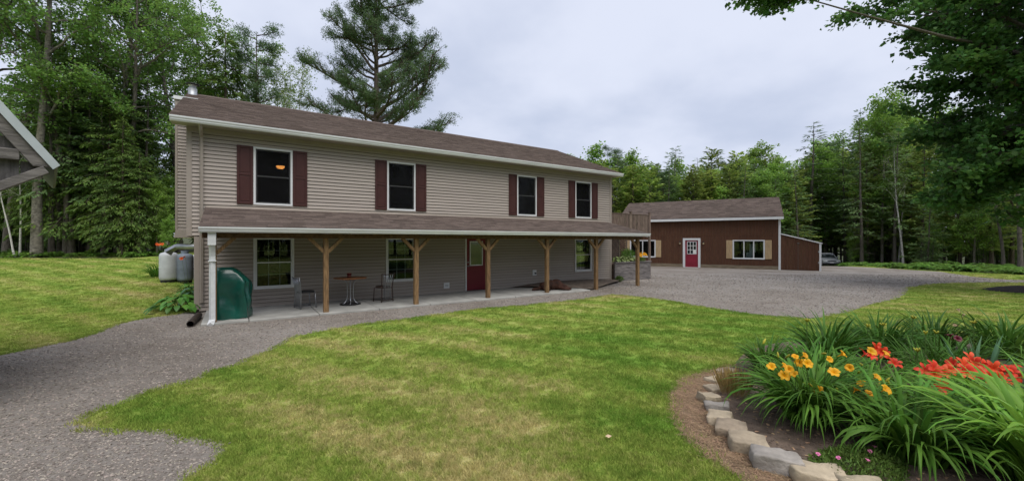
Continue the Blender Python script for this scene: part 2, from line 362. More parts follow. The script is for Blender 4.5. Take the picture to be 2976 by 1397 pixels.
def fast_mesh(name, V, F, m, smooth=False):
    """V (n,3) array, F (k,4) int array of quads"""
    me = bpy.data.meshes.new(name); V = np.asarray(V, np.float32); F = np.asarray(F, np.int32); k = F.shape[1]
    me.vertices.add(len(V)); me.vertices.foreach_set('co', V.ravel())
    me.loops.add(F.size); me.loops.foreach_set('vertex_index', F.ravel())
    me.polygons.add(len(F)); me.polygons.foreach_set('loop_start', np.arange(0, F.size, k, dtype=np.int32))
    me.update(calc_edges=True); me.materials.append(MATS[m])
    if smooth: me.polygons.foreach_set('use_smooth', np.ones(len(F), bool))
    return me
def unit(a): return a/np.maximum(1e-9, np.linalg.norm(a, axis=-1, keepdims=True))
def leaf_arrays(P, D, Nn, L, W, fold=0.15, wide=0.45):
    D = unit(D); S = unit(np.cross(D, Nn)); Nn = np.cross(S, D); L = np.asarray(L).reshape(-1, 1)*np.ones((len(P), 1)); W = np.asarray(W).reshape(-1, 1)*np.ones((len(P), 1))
    V = np.empty((len(P), 4, 3)); V[:, 0] = P; V[:, 2] = P + D*L
    V[:, 1] = P + D*L*wide + S*W/2 + Nn*W*fold; V[:, 3] = P + D*L*wide - S*W/2 + Nn*W*fold
    return V.reshape(-1, 3), np.arange(len(P)*4).reshape(-1, 4)
def clip(x0, x1, z0, z1, holes):
    rects = [(x0, x1, z0, z1)]
    for (a, b, c, d) in holes:
        out = []
        for (p, q, u, w) in rects:
            if b <= p or a >= q or d <= u or c >= w: out.append((p, q, u, w)); continue
            if a > p: out.append((p, a, u, w))
            if b < q: out.append((b, q, u, w))
            lo, hi = max(p, a), min(q, b)
            if c > u: out.append((lo, hi, u, c))
            if d < w: out.append((lo, hi, d, w))
        rects = out
    return [r for r in rects if r[1]-r[0] > 0.004 and r[3]-r[2] > 0.004]

# ------------------------------------------------------------------ terrain
def axis(lo, hi, near_lo, near_hi, step):
    a = list(np.arange(near_lo, near_hi+1e-6, step)); g = step
    x = a[-1]
    while x < hi: g *= 1.35; x += g; a.append(x)
    x = a[0]; g = step
    while x > lo: g *= 1.35; x -= g; a.insert(0, x)
    return np.array(a)
xs = axis(-900, 900, -40, 50, 0.6); ys = axis(-900, 900, -6, 62, 0.6)
V = [(x, y, ground(x, y) + (0.012*mnoise.noise((x*0.8, y*0.8, 0)) if abs(x) < 40 and y < 40 and abs(w2h(x, y)[1]+1) > 3 else 0)) for y in ys for x in xs]
nx = len(xs); F = [(j*nx+i, j*nx+i+1, (j+1)*nx+i+1, (j+1)*nx+i) for j in range(len(ys)-1) for i in range(nx-1)]
tag(link('lawn', fast_mesh('lawn', V, F, 'lawn', True)), 'mown lawn, green with dry straw patches', None, None, 'structure')

def sheet(name, poly, m, lift, step=0.6, label=None, mound=None):
    poly = [Vector(p[:2]) for p in poly]
    xs_ = [p.x for p in poly]; ys_ = [p.y for p in poly]
    dense = []
    for i, p in enumerate(poly):
        q = poly[(i+1) % len(poly)]; k = max(1, int((q-p).length/step)); dense += [p.lerp(q, j/k) for j in range(k)]
    n = len(dense); inner = [Vector((x, y)) for x in np.arange(min(xs_), max(xs_), step) for y in np.arange(min(ys_), max(ys_), step) if inside(x, y, poly)]
    vs, es, fs, *_ = delaunay_2d_cdt(dense+inner, [(i, (i+1) % n) for i in range(n)], [], 1, 1e-4)
    me = bpy.data.meshes.new(name)
    me.from_pydata([(v.x, v.y, ground(v.x, v.y)+lift+(mound(v.x, v.y) if mound else 0)) for v in vs], [], fs); me.validate(); me.update(); me.materials.append(MATS[m])
    me.polygons.foreach_set('use_smooth', [True]*len(me.polygons))
    o = link(name, me); return tag(o, label, None, None, 'structure')
def inside(x, y, poly):
    c = False; j = len(poly)-1
    for i in range(len(poly)):
        a, b = poly[i], poly[j]
        if (a[1] > y) != (b[1] > y) and x < (b[0]-a[0])*(y-a[1])/(b[1]-a[1]+1e-12)+a[0]: c = not c
        j = i
    return c

left_edge = [gp(*p) for p in [(0, 1033), (60, 1020), (120, 1008), (230, 985), (290, 962), (330, 945), (420, 925), (480, 918), (540, 908)]]
lawn_top = [gp(*p) for p in [(1000, 950), (1155, 932), (1271, 915), (1400, 898), (1548, 886), (1648, 875.6), (1722, 867), (1780, 857), (1855, 863), (1950, 875.6), (2013, 888), (2126, 906), (2239, 920), (2330, 926), (2375, 924), (2466, 906.5), (2533, 884), (2606, 868), (2634, 852), (2641, 836), (2690, 827), (2763, 823), (2860, 821), (2976, 822)]]
tongue = [gp(*p) for p in [(865, 977), (803, 1012), (742, 1040), (690, 1062), (618, 1078), (590, 1098), (556, 1110), (480, 1128), (420, 1146), (371, 1169), (297, 1192), (240, 1222), (232, 1232), (260, 1241), (309, 1245), (383, 1251), (500, 1250), (515, 1270), (593, 1274), (645, 1282), (655, 1311), (618, 1348), (570, 1375), (544, 1390)]]
far_edge = [gp(*p) for p in [(2976, 814), (2933, 813), (2836, 805), (2763, 794), (2739, 790), (2593, 781), (2480, 775), (2423, 771.5)]]
hw_pts = [h2w(-0.5, 0.05)[:2], h2w(15.4, 0.05)[:2], h2w(15.4, 9)[:2], (1, 36)]
E_l = gp(2976, 822); E_u = gp(2976, 814)
dirc = Vector((E_l[0], E_l[1])).normalized()
gravel_poly = [(-16, 5.2)] + left_edge + hw_pts + [(14, 46), (22, 52), (30, 52)] + far_edge[::-1] + [(E_u[0]+6, E_u[1]-1.6), (E_u[0]+22, E_u[1]-8), (E_l[0]+22, E_l[1]-10), (E_l[0]+6, E_l[1]-2.6)] + lawn_top[::-1] + tongue + [(-2.4, 2.6), (-2.2, -4), (-16, -4)]
sheet('gravel_driveway', gravel_poly, 'gravel', 0.010, 0.5, 'grey crushed gravel driveway in front of the house')

strip_out = [gp(*p) for p in [(2140, 1062), (2049, 1079), (1986, 1101), (1952, 1140), (1945, 1176), (1963, 1235), (2004, 1293), (2049, 1330), (2104, 1361), (2153, 1397)]]
stone_pts = [gp(*p) for p in [(2118, 1088), (2088, 1114), (2079, 1140), (2062, 1175), (2083, 1203), (2099, 1240), (2133, 1274), (2190, 1322), (2275, 1372), (2400, 1420), (2560, 1470)]]
bed_ring = stone_pts + [(4.2, 2.45), (5.6, 2.3), (7.6, 3.2), (9.3, 5.2), (9.6, 7.2), (8.0, 8.2), (5.6, 8.1), (4.2, 7.4)]
strip_poly = strip_out + [(2.25, 2.9), (2.9, 2.35), (3.6, 2.1)] + stone_pts[::-1]
sheet('straw_path', strip_poly, 'straw', 0.014, 0.25, 'strip of bare earth and straw along the stone edging')
def bed_mound(x, y):
    return 0.05*sstep(0, 1.2, min((Vector((x, y))-Vector(p[:2])).length for p in bed_ring))
sheet('flower_bed', bed_ring, 'soil', 0.018, 0.3, 'dark soil of the flower bed', bed_mound)
mulch_ring = [(19.9+1.28*math.cos(a)*(1+0.05*math.sin(3*a)), 15.9+1.28*math.sin(a)) for a in np.linspace(0, 2*math.pi, 28)[:-1]]
sheet('mulch_ring', mulch_ring, 'mulch', 0.016, 0.3, 'dark mulch ring around the maple', lambda x, y: 0.22*(1-min(1, ((x-19.9)**2+(y-15.9)**2)**.5/1.28)**2))
# dirt banked against the wall beyond the end of the porch slab
dirt_poly = [h2w(*p)[:2] for p in [(9.6, -0.02), (10.6, -0.75), (11.5, -1.25), (12.1, -2.2), (13.4, -1.6), (15.0, -0.9), (15.6, -0.5), (15.55, -0.02)]]
def dirt_m(x, y):
    s, t = w2h(x, y); return 0.05 + 0.13*sstep(-2.0, -0.1, t)*sstep(9.4, 11.5, s)*sstep(16.5, 13.5, s)
sheet('dirt_bank', dirt_poly, 'dirt', 0.02, 0.3, 'bare dirt banked against the house wall', dirt_m)
# forest floors
lf = [(-60, 27.5), (-45, 27), (-33, 26.2), (-24, 25.8), (-19, 26.4), (-16, 30), (-12, 60), (-20, 260), (-400, 260), (-400, 40)]
sheet('forest_floor', lf, 'forest_floor', 0.02, 5.0, 'dark floor of the woods beyond the side lawn')
rf_edge = [gp(*p) for p in [(2423, 770), (2480, 774), (2593, 780), (2739, 788)]] + [gp(*p) for p in [(2830, 792), (2930, 797), (2976, 799)]]
rf = rf_edge + [(36, 22.5), (52, 18), (400, 10), (400, 260), (-10, 260), (-2, 44), (12, 54), (26, 56)]
sheet('forest_floor', rf, 'forest_floor', 0.022, 5.0, 'dark floor of the woods beyond the driveway')

# ------------------------------------------------------------------ house
HL, HR, LL = -0.709, 15.517, -0.547
house = empty('house', (OX, OY, 0), TH, 'long two storey house with taupe lap siding, dark red shutters and brown shingle roof', 'house')
UW = [('u1', 0.800, 1.800), ('u2', 4.650, 5.650), ('u3', 9.985, 10.985), ('u4', 13.175, 14.175)]; UZ = (2.995, 4.665)
LW = [('l1', 0.800, 1.845), ('l2', 4.615, 5.660), ('l3', 13.155, 14.205)]; LZ = (0.556, 2.085)
d0 = hw(1351)[0]; DOOR = (d0+0.06, d0+0.06+0.93, 0.06, 2.06)
TRIM = 0.03
upper_holes = [(a+TRIM, b-TRIM, UZ[0]+TRIM, UZ[1]-TRIM) for _, a, b in UW]
lower_holes = [(a+TRIM, b-TRIM, LZ[0]+TRIM, LZ[1]-TRIM) for _, a, b in LW] + [(DOOR[0]-0.03, DOOR[1]+0.03, 0.0, DOOR[3]+0.03)]
def lapboard(mb, x0, x1, z0, z1, zb, exp, y=0.0, th=0.030):
    z1 = min(z1, zb+exp-0.013)
    if z1-z0 < 0.004: return False
    def yy(z): return y - 0.003 - th*(1-(z-zb)/exp)*0.9
    a, b = yy(z0), yy(z1)
    n = len(mb.v)
    mb.v += [(x0, y+0.01, z0), (x1, y+0.01, z0), (x1, a, z0), (x0, a, z0), (x0, y+0.01, z1), (x1, y+0.01, z1), (x1, b, z1), (x0, b, z1)]
    mb.f += [tuple(n+i for i in q) for q in ((0, 1, 2, 3), (4, 7, 6, 5), (3, 2, 6, 7), (0, 4, 5, 1), (0, 3, 7, 4), (1, 5, 6, 2))]
EXP = 0.1065
def sided_wall(part, x0, x1, z0, z1, holes, y=0.0):
    z = z0
    while z < z1-0.01:
        zt = min(z1, z+EXP)
        for (a, b, c, d) in clip(x0, x1, z, zt, holes):
            mb = MB()
            if lapboard(mb, a, b, c, d, z, EXP, y) is not False: mb.build('siding_board', 'siding', part)
        z += EXP
mb = MB()
for (a, b, c, d) in clip(HL, HR, 2.1, 5.05, upper_holes): mb.box(a, b, 0.012, 0.10, c, d)
uw = mb.build('upper_wall', 'sheathing', house); sided_wall(uw, HL+0.10, HR-0.10, 2.1, 5.03, upper_holes)
mb = MB()
for (a, b, c, d) in clip(LL, HR, 0.0, 2.9, lower_holes): mb.box(a, b, 0.012+0.001, 0.09, c, min(d, 2.098))
lw = mb.build('lower_wall', 'sheathing', house); sided_wall(lw, LL+0.10, HR-0.10, 0.055, 2.1, lower_holes)
mb = MB().box(HL-0.015, HL+0.10, -0.035, 0.10, 2.085, 5.04); mb.build('corner_board', 'siding_trim', house)
mb = MB().box(HR-0.10, HR+0.015, -0.035, 0.10, 2.10, 5.04); mb.build('corner_board', 'siding_trim', house)
mb = MB().box(LL-0.015, LL+0.10, -0.033, 0.10, 0.10, 2.07); mb.build('corner_board', 'siding_trim', house)
mb = MB().box(HR-0.10, HR+0.015, -0.033, 0.10, 0.0, 2.098); mb.build('corner_board', 'siding_trim', house)
# end walls, back wall
DEP = 8.7
def endwall(x, sgn, name, x_low):
    mb = MB(); z = 2.1
    while z < 7.05:
        zt = z+EXP; w0 = 0.11; w1 = DEP
        if z > 5.0:
            k = (z-5.0)/0.405; w0 = max(0.11, -0.05+k); w1 = DEP-w0
            if w1-w0 < 0.1: break
        mb.quad((x+sgn*0.022, w0, z), (x+sgn*0.022, w1, z), (x+sgn*0.003, w1, zt), (x+sgn*0.003, w0, zt)); mb.quad((x, w0, z), (x, w1, z), (x+sgn*0.022, w1, z), (x+sgn*0.022, w0, z)); z = zt
    o = mb.build(name, 'siding', house); 
    z = 0.05; mb = MB()
    while z < 2.08:
        zt = min(2.1, z+EXP); mb.quad((x_low+sgn*0.022, 0.11, z), (x_low+sgn*0.022, DEP, z), (x_low+sgn*0.003, DEP, zt), (x_low+sgn*0.003, 0.11, zt)); mb.quad((x_low, .11, z), (x_low, DEP, z), (x_low+sgn*0.022, DEP, z), (x_low+sgn*0.022, .11, z)); z = zt
    mb.build('lower_'+name, 'foundation' if sgn < 0 else 'siding', house)
endwall(HL, -1, 'gable_wall', LL); endwall(HR, 1, 'gable_wall', HR)
MB().quad((HL, DEP, 0), (HR, DEP, 0), (HR, DEP, 5.05), (HL, DEP, 5.05)).build('back_wall', 'siding', house)
MB().box(HL, LL+0.05, 0.01, DEP, 2.06, 2.098).build('floor_overhang', 'siding_trim', house)

# windows
def window(parent, name, x0, x1, z0, z1, lites=None, blind=False, depth=0.5, y=0.0, frame='white_trim', mullions=(), nosash=False, screen=False):
    """frame proud of the siding; sashes, glass and a dark room box behind"""
    w = 0.055; mb = MB()
    f0 = y-0.045
    mb.box(x0, x0+w, f0, y+0.06, z0, z1).box(x1-w, x1, f0, y+0.06, z0, z1).box(x0+w, x1-w, f0, y+0.06, z1-w, z1).box(x0+w, x1-w, f0-0.008, y+0.06, z0, z0+w)
    fr = mb.build(name, frame, parent, bevel=0.004)
    ix0, ix1, iz0, iz1 = x0+w, x1-w, z0+w, z1-w
    def sash(a, b, c, d, yy, grid=None):
        q = 0.032; mb = MB(); mb.box(a, a+q, yy, yy+0.03, c, d).box(b-q, b, yy, yy+0.03, c, d).box(a+q, b-q, yy, yy+0.03, c, c+q).box(a+q, b-q, yy, yy+0.03, d-q, d)
        mb.build('sash', frame, fr)
        if grid:
            nxg, nzg = grid; mb = MB()
            for i in range(1, nxg): xx = a+q+(b-a-2*q)*i/nxg; mb.box(xx-0.006, xx+0.006, yy+0.019, yy+0.024, c+q, d-q)
            for i in range(1, nzg): zz_ = c+q+(d-c-2*q)*i/nzg; mb.box(a+q, b-q, yy+0.0195, yy+0.0235, zz_-0.006, zz_+0.006)
            mb.build('muntin', frame, fr)
        MB().box(a+q, b-q, yy+0.014, yy+0.018, c+q, d-q).build('pane', 'glass', fr)
    if nosash:
        xx = [ix0]+[ix0+(ix1-ix0)*m for m in mullions]+[ix1]
        for i in range(len(xx)-1): sash(xx[i]+0.003, xx[i+1]-0.003, iz0+0.002, iz1-0.002, y-0.02)
    else:
        zm = (iz0+iz1)/2
        sash(ix0+0.002, ix1-0.002, zm-0.016, iz1-0.002, y+0.002, lites)
        sash(ix0+0.002, ix1-0.002, iz0+0.002, zm+0.016, y-0.032, lites)
    if screen: MB().box(ix0+0.002, ix1-0.002, y-0.040, y-0.0395, iz0, iz1).build('insect_screen', 'screen', fr)
    if blind:
        mb = MB(); z = iz0+blind*(iz1-iz0)
        while z < iz1-0.02: mb.box(ix0+0.02, ix1-0.02, y+0.075, y+0.10, z, z+0.006); mb.quad((ix0+0.02, y+0.07, z), (ix1-0.02, y+0.07, z), (ix1-0.02, y+0.10, z+0.02), (ix0+0.02, y+0.10, z+0.02)); z += 0.03
        mb.build('blind', 'blind', fr)
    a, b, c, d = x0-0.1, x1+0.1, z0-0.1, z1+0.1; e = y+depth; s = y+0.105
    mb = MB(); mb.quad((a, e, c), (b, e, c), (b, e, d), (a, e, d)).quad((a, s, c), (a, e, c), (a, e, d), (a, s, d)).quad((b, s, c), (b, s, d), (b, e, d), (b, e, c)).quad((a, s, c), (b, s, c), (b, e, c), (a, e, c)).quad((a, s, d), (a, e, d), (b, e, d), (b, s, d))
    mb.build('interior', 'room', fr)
    return fr
for i, (n_, a, b) in enumerate(UW):
    window(house, 'window', a, b, UZ[0], UZ[1], None, [False, 0.15, False, 0.02][i], 2.4 if i == 0 else 0.6, screen=True)
for i, (n_, a, b) in enumerate(LW): window(house, 'window', a, b, LZ[0], LZ[1], (3, 2), False, 0.5)
# shutters
def shutter(x0, x1, z0, z1):
    y0 = -0.055; mb = MB(); mb.box(x0+0.001, x1-0.001, -0.048, -0.02, z0+0.001, z1-0.001); w = 0.06; zm = (z0+z1)/2+0.02
    for (a, b, c, d) in ((x0, x0+w, z0, z1), (x1-w, x1, z0, z1), (x0+w, x1-w, z0, z0+w+0.01), (x0+w, x1-w, z1-w-0.01, z1), (x0+w, x1-w, zm-0.035, zm+0.035)): mb.box(a, b, y0-0.008, -0.0485, c, d)
    sh = mb.build('shutter', 'shutter', house, bevel=0.006)
    for (c, d) in ((z0+w+0.03, zm-0.055), (zm+0.055, z1-w-0.03)):
        MB().box(x0+w+0.02, x1-w-0.02, -0.058, -0.0487, c, d).build('raised_panel', 'shutter', sh, bevel=0.005)
for (_, a, b) in UW:
    shutter(a-0.40, a-0.012, UZ[0]+0.01, UZ[1]); shutter(b+0.012, b+0.40, UZ[0]+0.01, UZ[1])
# pendant lamp hanging behind the first upper window
ps, pz = hw(815, 482, 1.3)
pl = empty('pendant_lamp', h2w(ps, 1.3, pz), TH, 'lit amber glass pendant lamp seen through the widest shuttered upper window', 'lamp')
MB().lathe([(0.02, 0.10), (0.10, 0.075), (0.15, 0.0), (0.13, -0.01)], 20).build('shade', 'chair_brown', pl, True)
MB().lathe([(0.125, -0.012), (0.12, -0.05), (0.07, -0.095), (0.01, -0.11)], 20).build('glass_bowl', 'lamp_glow', pl, True)
MB().tube([(0, 0, 0.09), (0, 0, 4.75-pz)], 0.008, 6).build('chain', 'black_metal', pl)
pl['label'] = 'lit amber pendant lamp hanging behind the upper window beside the downspout corner'

# door
dr = MB().box(DOOR[0], DOOR[1], 0.0, 0.05, DOOR[2], DOOR[3]).build('door', 'door_red', house)
la, lb = hw(1364.8)[0], hw(1402.4)[0]; lz0, lz1 = hw(1380, 771.4)[1], hw(1380, 700.6)[1]
mb = MB(); q = 0.035
for (a, b, c, d) in ((la, la+q, lz0, lz1), (lb-q, lb, lz0, lz1), (la+q, lb-q, lz0, lz0+q), (la+q, lb-q, lz1-q, lz1)): mb.box(a, b, -0.02, -0.001, c, d)
mb.build('lite_frame', 'white_trim', dr); MB().box(la+q, lb-q, -0.008, -0.002, lz0+q, lz1-q).build('glass', 'carglass', dr)
mb = MB().lathe([(0.028, 0), (0.028, 0.008), (0.012, 0.012), (0.012, 0.04), (0.026, 0.05), (0.02, 0.075)], 12)
h = mb.build('handle', 'steel', dr, True); h.location = (DOOR[0]+0.07, 0, 1.0); h.rotation_euler = (R(90), 0, 0)
MB().box(DOOR[0]+0.05, DOOR[0]+0.09, -0.02, -0.001, 1.12, 1.17).build('deadbolt', 'steel', dr)
mb = MB().box(DOOR[0]-0.055, DOOR[0]-0.004, -0.05, 0.06, 0.06, DOOR[3]+0.06).box(DOOR[1]+0.004, DOOR[1]+0.055, -0.05, 0.06, 0.06, DOOR[3]+0.06).box(DOOR[0]-0.004, DOOR[1]+0.004, -0.05, 0.06, DOOR[3]+0.004, DOOR[3]+0.06)
mb.build('door_frame', 'white_trim', house, bevel=0.004)
MB().box(DOOR[0]-0.01, DOOR[1]+0.01, -0.06, 0.0, 0.062, 0.075).build('threshold', 'black_metal', house)
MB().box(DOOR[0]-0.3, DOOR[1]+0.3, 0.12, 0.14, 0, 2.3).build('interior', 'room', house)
# wall vent and power outlet
va, vb = hw(1288.7)[0], hw(1304.8)[0]; vz0, vz1 = hw(1297, 837)[1], hw(1297, 820.6)[1]
vt = MB().box(va, vb, -0.05, -0.005, vz0, vz1).build('vent_cover', 'white_trim', house, bevel=0.005)
mb = MB()
for k in range(3): z = vz0+(vz1-vz0)*(0.35+0.12*k); mb.box(va+0.05, vb-0.05, -0.056, -0.0502, z, z+0.014)
mb.build('louver', 'steel', vt)
oa, ob = hw(1547)[0], hw(1557.5)[0]; oz0, oz1 = hw(1552, 800)[1], hw(1552, 784)[1]
ot = MB().box(oa, ob, -0.045, -0.005, oz0, oz1).build('outlet_box', 'white_trim', house, bevel=0.005)
MB().tube([(oa+0.1, -0.046, oz0+0.10), (oa+0.12, -0.10, oz0+0.095)], 0.03, 10).build('plug', 'rubber', ot)

# roofs
def shingles(parent, x0, x1, ye, ze, yr, zr, name='shingles', exp=0.14, tab=0.31, seed=1, m='shingle', taper=0.0):
    r = np.random.default_rng(seed); sl = math.hypot(yr-ye, zr-ze); uy, uz = (yr-ye)/sl, (zr-ze)/sl; nyv, nzv = -uz, uy
    if nzv < 0: nyv, nzv = -nyv, -nzv
    V, F = [], []
    k = 0
    while k*exp < sl:
        a, b = k*exp, min(sl, (k+1)*exp+0.01); x = x0 - r.random()*tab
        while x < x1:
            w = tab*(0.55+0.9*r.random()); xa, xb = max(x0, x)+0.002, min(x1, x+w)-0.002; x += w
            if xb-xa < 0.01: continue
            t0 = 0.014+0.006*r.random(); t1 = 0.003; da = a+0.006*(r.random()-.5)
            n = len(V)
            for (xx, u, t) in ((xa, da, t0), (xb, da, t0), (xb, b, t1), (xa, b, t1), (xa, da, 0), (xb, da, 0)): V.append((xx, ye+uy*u+nyv*t, ze+uz*u+nzv*t))
            F += [(n, n+1, n+2, n+3), (n+4, n+5, n+1, n)]
        k += 1
    return tag(link(name, fast_mesh(name, V, F, m), parent), kind='stuff')
E0, RZ, RT = 5.185, 7.13, 4.351; GL, GR = -1.024, 15.77
def gable_roof(parent, x0, x1, ye, ze, yr, zr, yb, th=0.05, name='roof', m='sheathing'):
    sl = (zr-ze)/(yr-ye); mb = MB()
    mb.prism([(ye, ze-th), (yr, zr-th), (yb, zr-sl*(yb-yr)-th), (yb, zr-sl*(yb-yr)-0.002), (yr, zr-0.002), (ye, ze-0.002)], x0, x1, 'x')
    return mb.build(name, m, parent)
rf_ = gable_roof(house, GL, GR, -0.455, E0, RT, RZ, 9.15)
shingles(rf_, GL-0.02, GR+0.02, -0.475, E0-0.005, RT, RZ, seed=2); shingles(rf_, GL-0.02, GR+0.02, 9.17, RZ-(RZ-E0)/(RT+.455)*(9.17-RT), RT, RZ, seed=3)
MB().prism([(RT-0.15, RZ-0.045), (RT, RZ+0.03), (RT+0.15, RZ-0.045), (RT, RZ+0.005)], GL-0.02, GR+0.02, 'x').build('ridge_cap', 'shingle', rf_)
def gutter(parent, x0, x1, y, z, hgt=0.13, dep=0.12, name='gutter'):
    p = [(y+dep, z), (y+0.035, z), (y+0.012, z+hgt*0.30), (y+0.012, z+hgt*0.45), (y-0.01, z+hgt*0.72), (y-0.012, z+hgt), (y+0.008, z+hgt), (y+0.012, z+hgt*0.80), (y+0.03, z+0.012), (y+dep, z+0.012)]
    mb = MB().prism(p, x0, x1, 'x')
    for xx in (x0, x1-0.01): mb.prism([(y+dep, z-0.001), (y+0.033, z-0.001), (y-0.012, z+hgt*0.7), (y-0.014, z+hgt+0.001), (y+dep, z+hgt+0.001)], xx-0.001, xx+0.011, 'x')
    return mb.build(name, 'gutter_white', parent)
gutter(house, GL, GR, -0.565, 5.02, 0.135, 0.11)
MB().box(GL, GR, -0.45, -0.42, 5.03, 5.155).build('fascia', 'white_trim', house)
MB().box(GL, GR, -0.42, 0.02, 5.035, 5.05).build('soffit', 'soffit', house)
MB().box(HL, HR, -0.03, 0.0, 4.93, 5.03).build('frieze_board', 'siding_trim', house)
for x in (GL, GR-0.03):
    mb = MB()
    for (y0, z0, y1, z1) in ((-0.45, E0-0.06, RT, RZ-0.06), (9.15, RZ-(RZ-E0)/(RT+.455)*(9.15-RT)-0.06, RT, RZ-0.06)): mb.beam((x+0.015, y0, z0-0.05), (x+0.015, y1, z1-0.05), 0.03, 0.12)
    mb.build('rake_board', 'white_trim', house)
# wall-coloured downspout at the left corner
ds = hw(586)[0]
MB().tube([(ds, -0.46, 5.03), (ds, -0.40, 4.93), (ds, -0.12, 4.78), (ds, -0.085, 4.70), (ds, -0.085, 0.28)], 0.045, 4).build('downspout', 'siding_trim', house)
# chimney chase on the end wall
mb = MB(); z = 2.30
mb.box(-1.238, HL-0.003, 3.2, 5.2, 2.30, 6.55); mb.build('chimney_chase', 'sheathing', house)
ch = house.children[-1]
while z < 6.5:
    zt = min(z+EXP, 6.55); b = MB(); lapboard(b, -1.238, HL-0.03, z, zt, z, EXP, 3.2); b.build('siding_board', 'siding', ch)
    z += EXP
mb = MB(); z = 2.30
while z < 6.5: mb.quad((-1.26, 3.2, z), (-1.26, 5.2, z), (-1.241, 5.2, z+EXP), (-1.241, 3.2, z+EXP)); z += EXP
mb.build('side_siding', 'siding', ch)
mb = MB().prism([(-1.29, 2.06), (-0.73, 2.06), (-0.73, 2.32), (-1.245, 2.32)], 3.14, 5.2); mb.build('skirt', 'siding', ch)
MB().box(-1.262, -1.20, 3.166, 3.2, 2.32, 6.55).build('corner_board', 'siding_trim', ch)
MB().box(-1.30, -0.66, 3.12, 5.28, 6.55, 6.66).build('chase_cap', 'white_trim', ch)
MB().lathe([(0.13, 0), (0.13, 0.62), (0.10, 0.62), (0.10, 0.72), (0.13, 0.72), (0.13, 0.74)], 18, (-0.88, 4.2, 6.66)).build('flue_pipe', 'galv', ch, True)
MB().lathe([(0.20, 0), (0.20, 0.03), (0.05, 0.08)], 18, (-0.88, 4.2, 7.40)).build('flue_cap', 'black_metal', ch, True)

# ------------------------------------------------------------------ porch
porch = empty('porch', (OX, OY, 0), TH, 'shed roofed porch on cedar posts running along the house front', 'porch')
PL, PR, PE, PZ0, PZ1 = -0.296, 15.164, -2.46, 2.285, 2.869
pr = MB().prism([(PE, PZ0-0.05), (-0.025, PZ1-0.05), (-0.025, PZ1-0.003), (PE, PZ0-0.003)], PL, PR, 'x').build('roof', 'sheathing', porch)
shingles(pr, PL-0.02, PR+0.02, PE-0.02, PZ0-0.004, -0.025, PZ1, seed=5)
MB().prism([(-0.17, PZ1-0.015), (-0.026, PZ1+0.02), (-0.026, PZ1+0.06), (-0.032, PZ1+0.06), (-0.035, PZ1+0.025), (-0.17, PZ1-0.009)], PL, PR, 'x').build('flashing', 'siding_trim', pr)
gutter(porch, PL-0.02, PR+0.02, PE-0.11, 2.148, 0.125, 0.105)
MB().box(PL, PR, PE+0.003, PE+0.03, 2.155, 2.275).build('fascia', 'white_trim', porch)
mb = MB()
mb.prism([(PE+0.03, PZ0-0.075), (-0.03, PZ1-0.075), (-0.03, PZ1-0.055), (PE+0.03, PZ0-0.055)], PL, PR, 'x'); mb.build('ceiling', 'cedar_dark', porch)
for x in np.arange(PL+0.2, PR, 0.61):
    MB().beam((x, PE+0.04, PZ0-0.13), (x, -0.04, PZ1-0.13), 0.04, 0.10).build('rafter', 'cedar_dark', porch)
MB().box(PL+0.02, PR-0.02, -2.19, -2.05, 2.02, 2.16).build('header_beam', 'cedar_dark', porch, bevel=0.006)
for x in (PL+0.001, PR-0.031): MB().prism([(PE+0.03, PZ0-0.17), (-0.04, PZ1-0.17), (-0.04, PZ1-0.05), (PE+0.03, PZ0-0.05)], x, x+0.03, 'x').build('rake_board', 'white_trim', porch)
PS = [-0.12] + [2.382+2.501*i for i in range(6)]
for i, s in enumerate(PS):
    s = s if i else -0.06
    mb = MB(); tw = random.uniform(-0.01, 0.01)
    mb.beam((s, -2.12, 0.0), (s+tw, -2.12, 2.02), 0.128, 0.128, (0, 1, 0)); po = mb.build('post', 'cedar', porch, bevel=0.008)
    for sg in (-1, 1):
        if (i == 0 and sg < 0) or (i == 6 and sg > 0): continue
        ex = s+sg*0.42
        b = MB().beam((s+sg*0.05, -2.12, 1.66), (ex, -2.12, 2.04), 0.09, 0.085); b.build('brace', 'cedar', po, bevel=0.006)
# white downspout down the end post
mb = MB().box(-0.155, 0.0, -2.48, -2.35, 1.86, 2.15); mb.tube([(-0.078, -2.40, 1.88), (-0.078, -2.30, 1.70), (-0.078, -2.27, 1.6), (-0.078, -2.27, 0.14), (-0.10, -2.33, 0.06), (-0.11, -2.40, 0.035)], 0.066, 4)
dsn = mb.build('downspout', 'gutter_white', porch)
MB().box(-0.155, 0.0, -2.345, -2.19, 1.48, 1.50).build('strap', 'gutter_white', dsn)

# slab
slab = empty('porch_slab', (OX, OY, 0), TH, 'row of pale concrete slabs under the porch'); slab['kind'] = 'structure'
js = [-0.30, 0.64, 2.19, 3.74, 5.27, 6.82, 8.36, 9.92, 11.9]
for a, b in zip(js[:-1], js[1:]):
    MB().box(a+0.008, b-0.008, -2.32, -0.02, -0.05, 0.06+random.uniform(-.004, .004)).build('concrete_slab', 'concrete', slab, bevel=0.012)

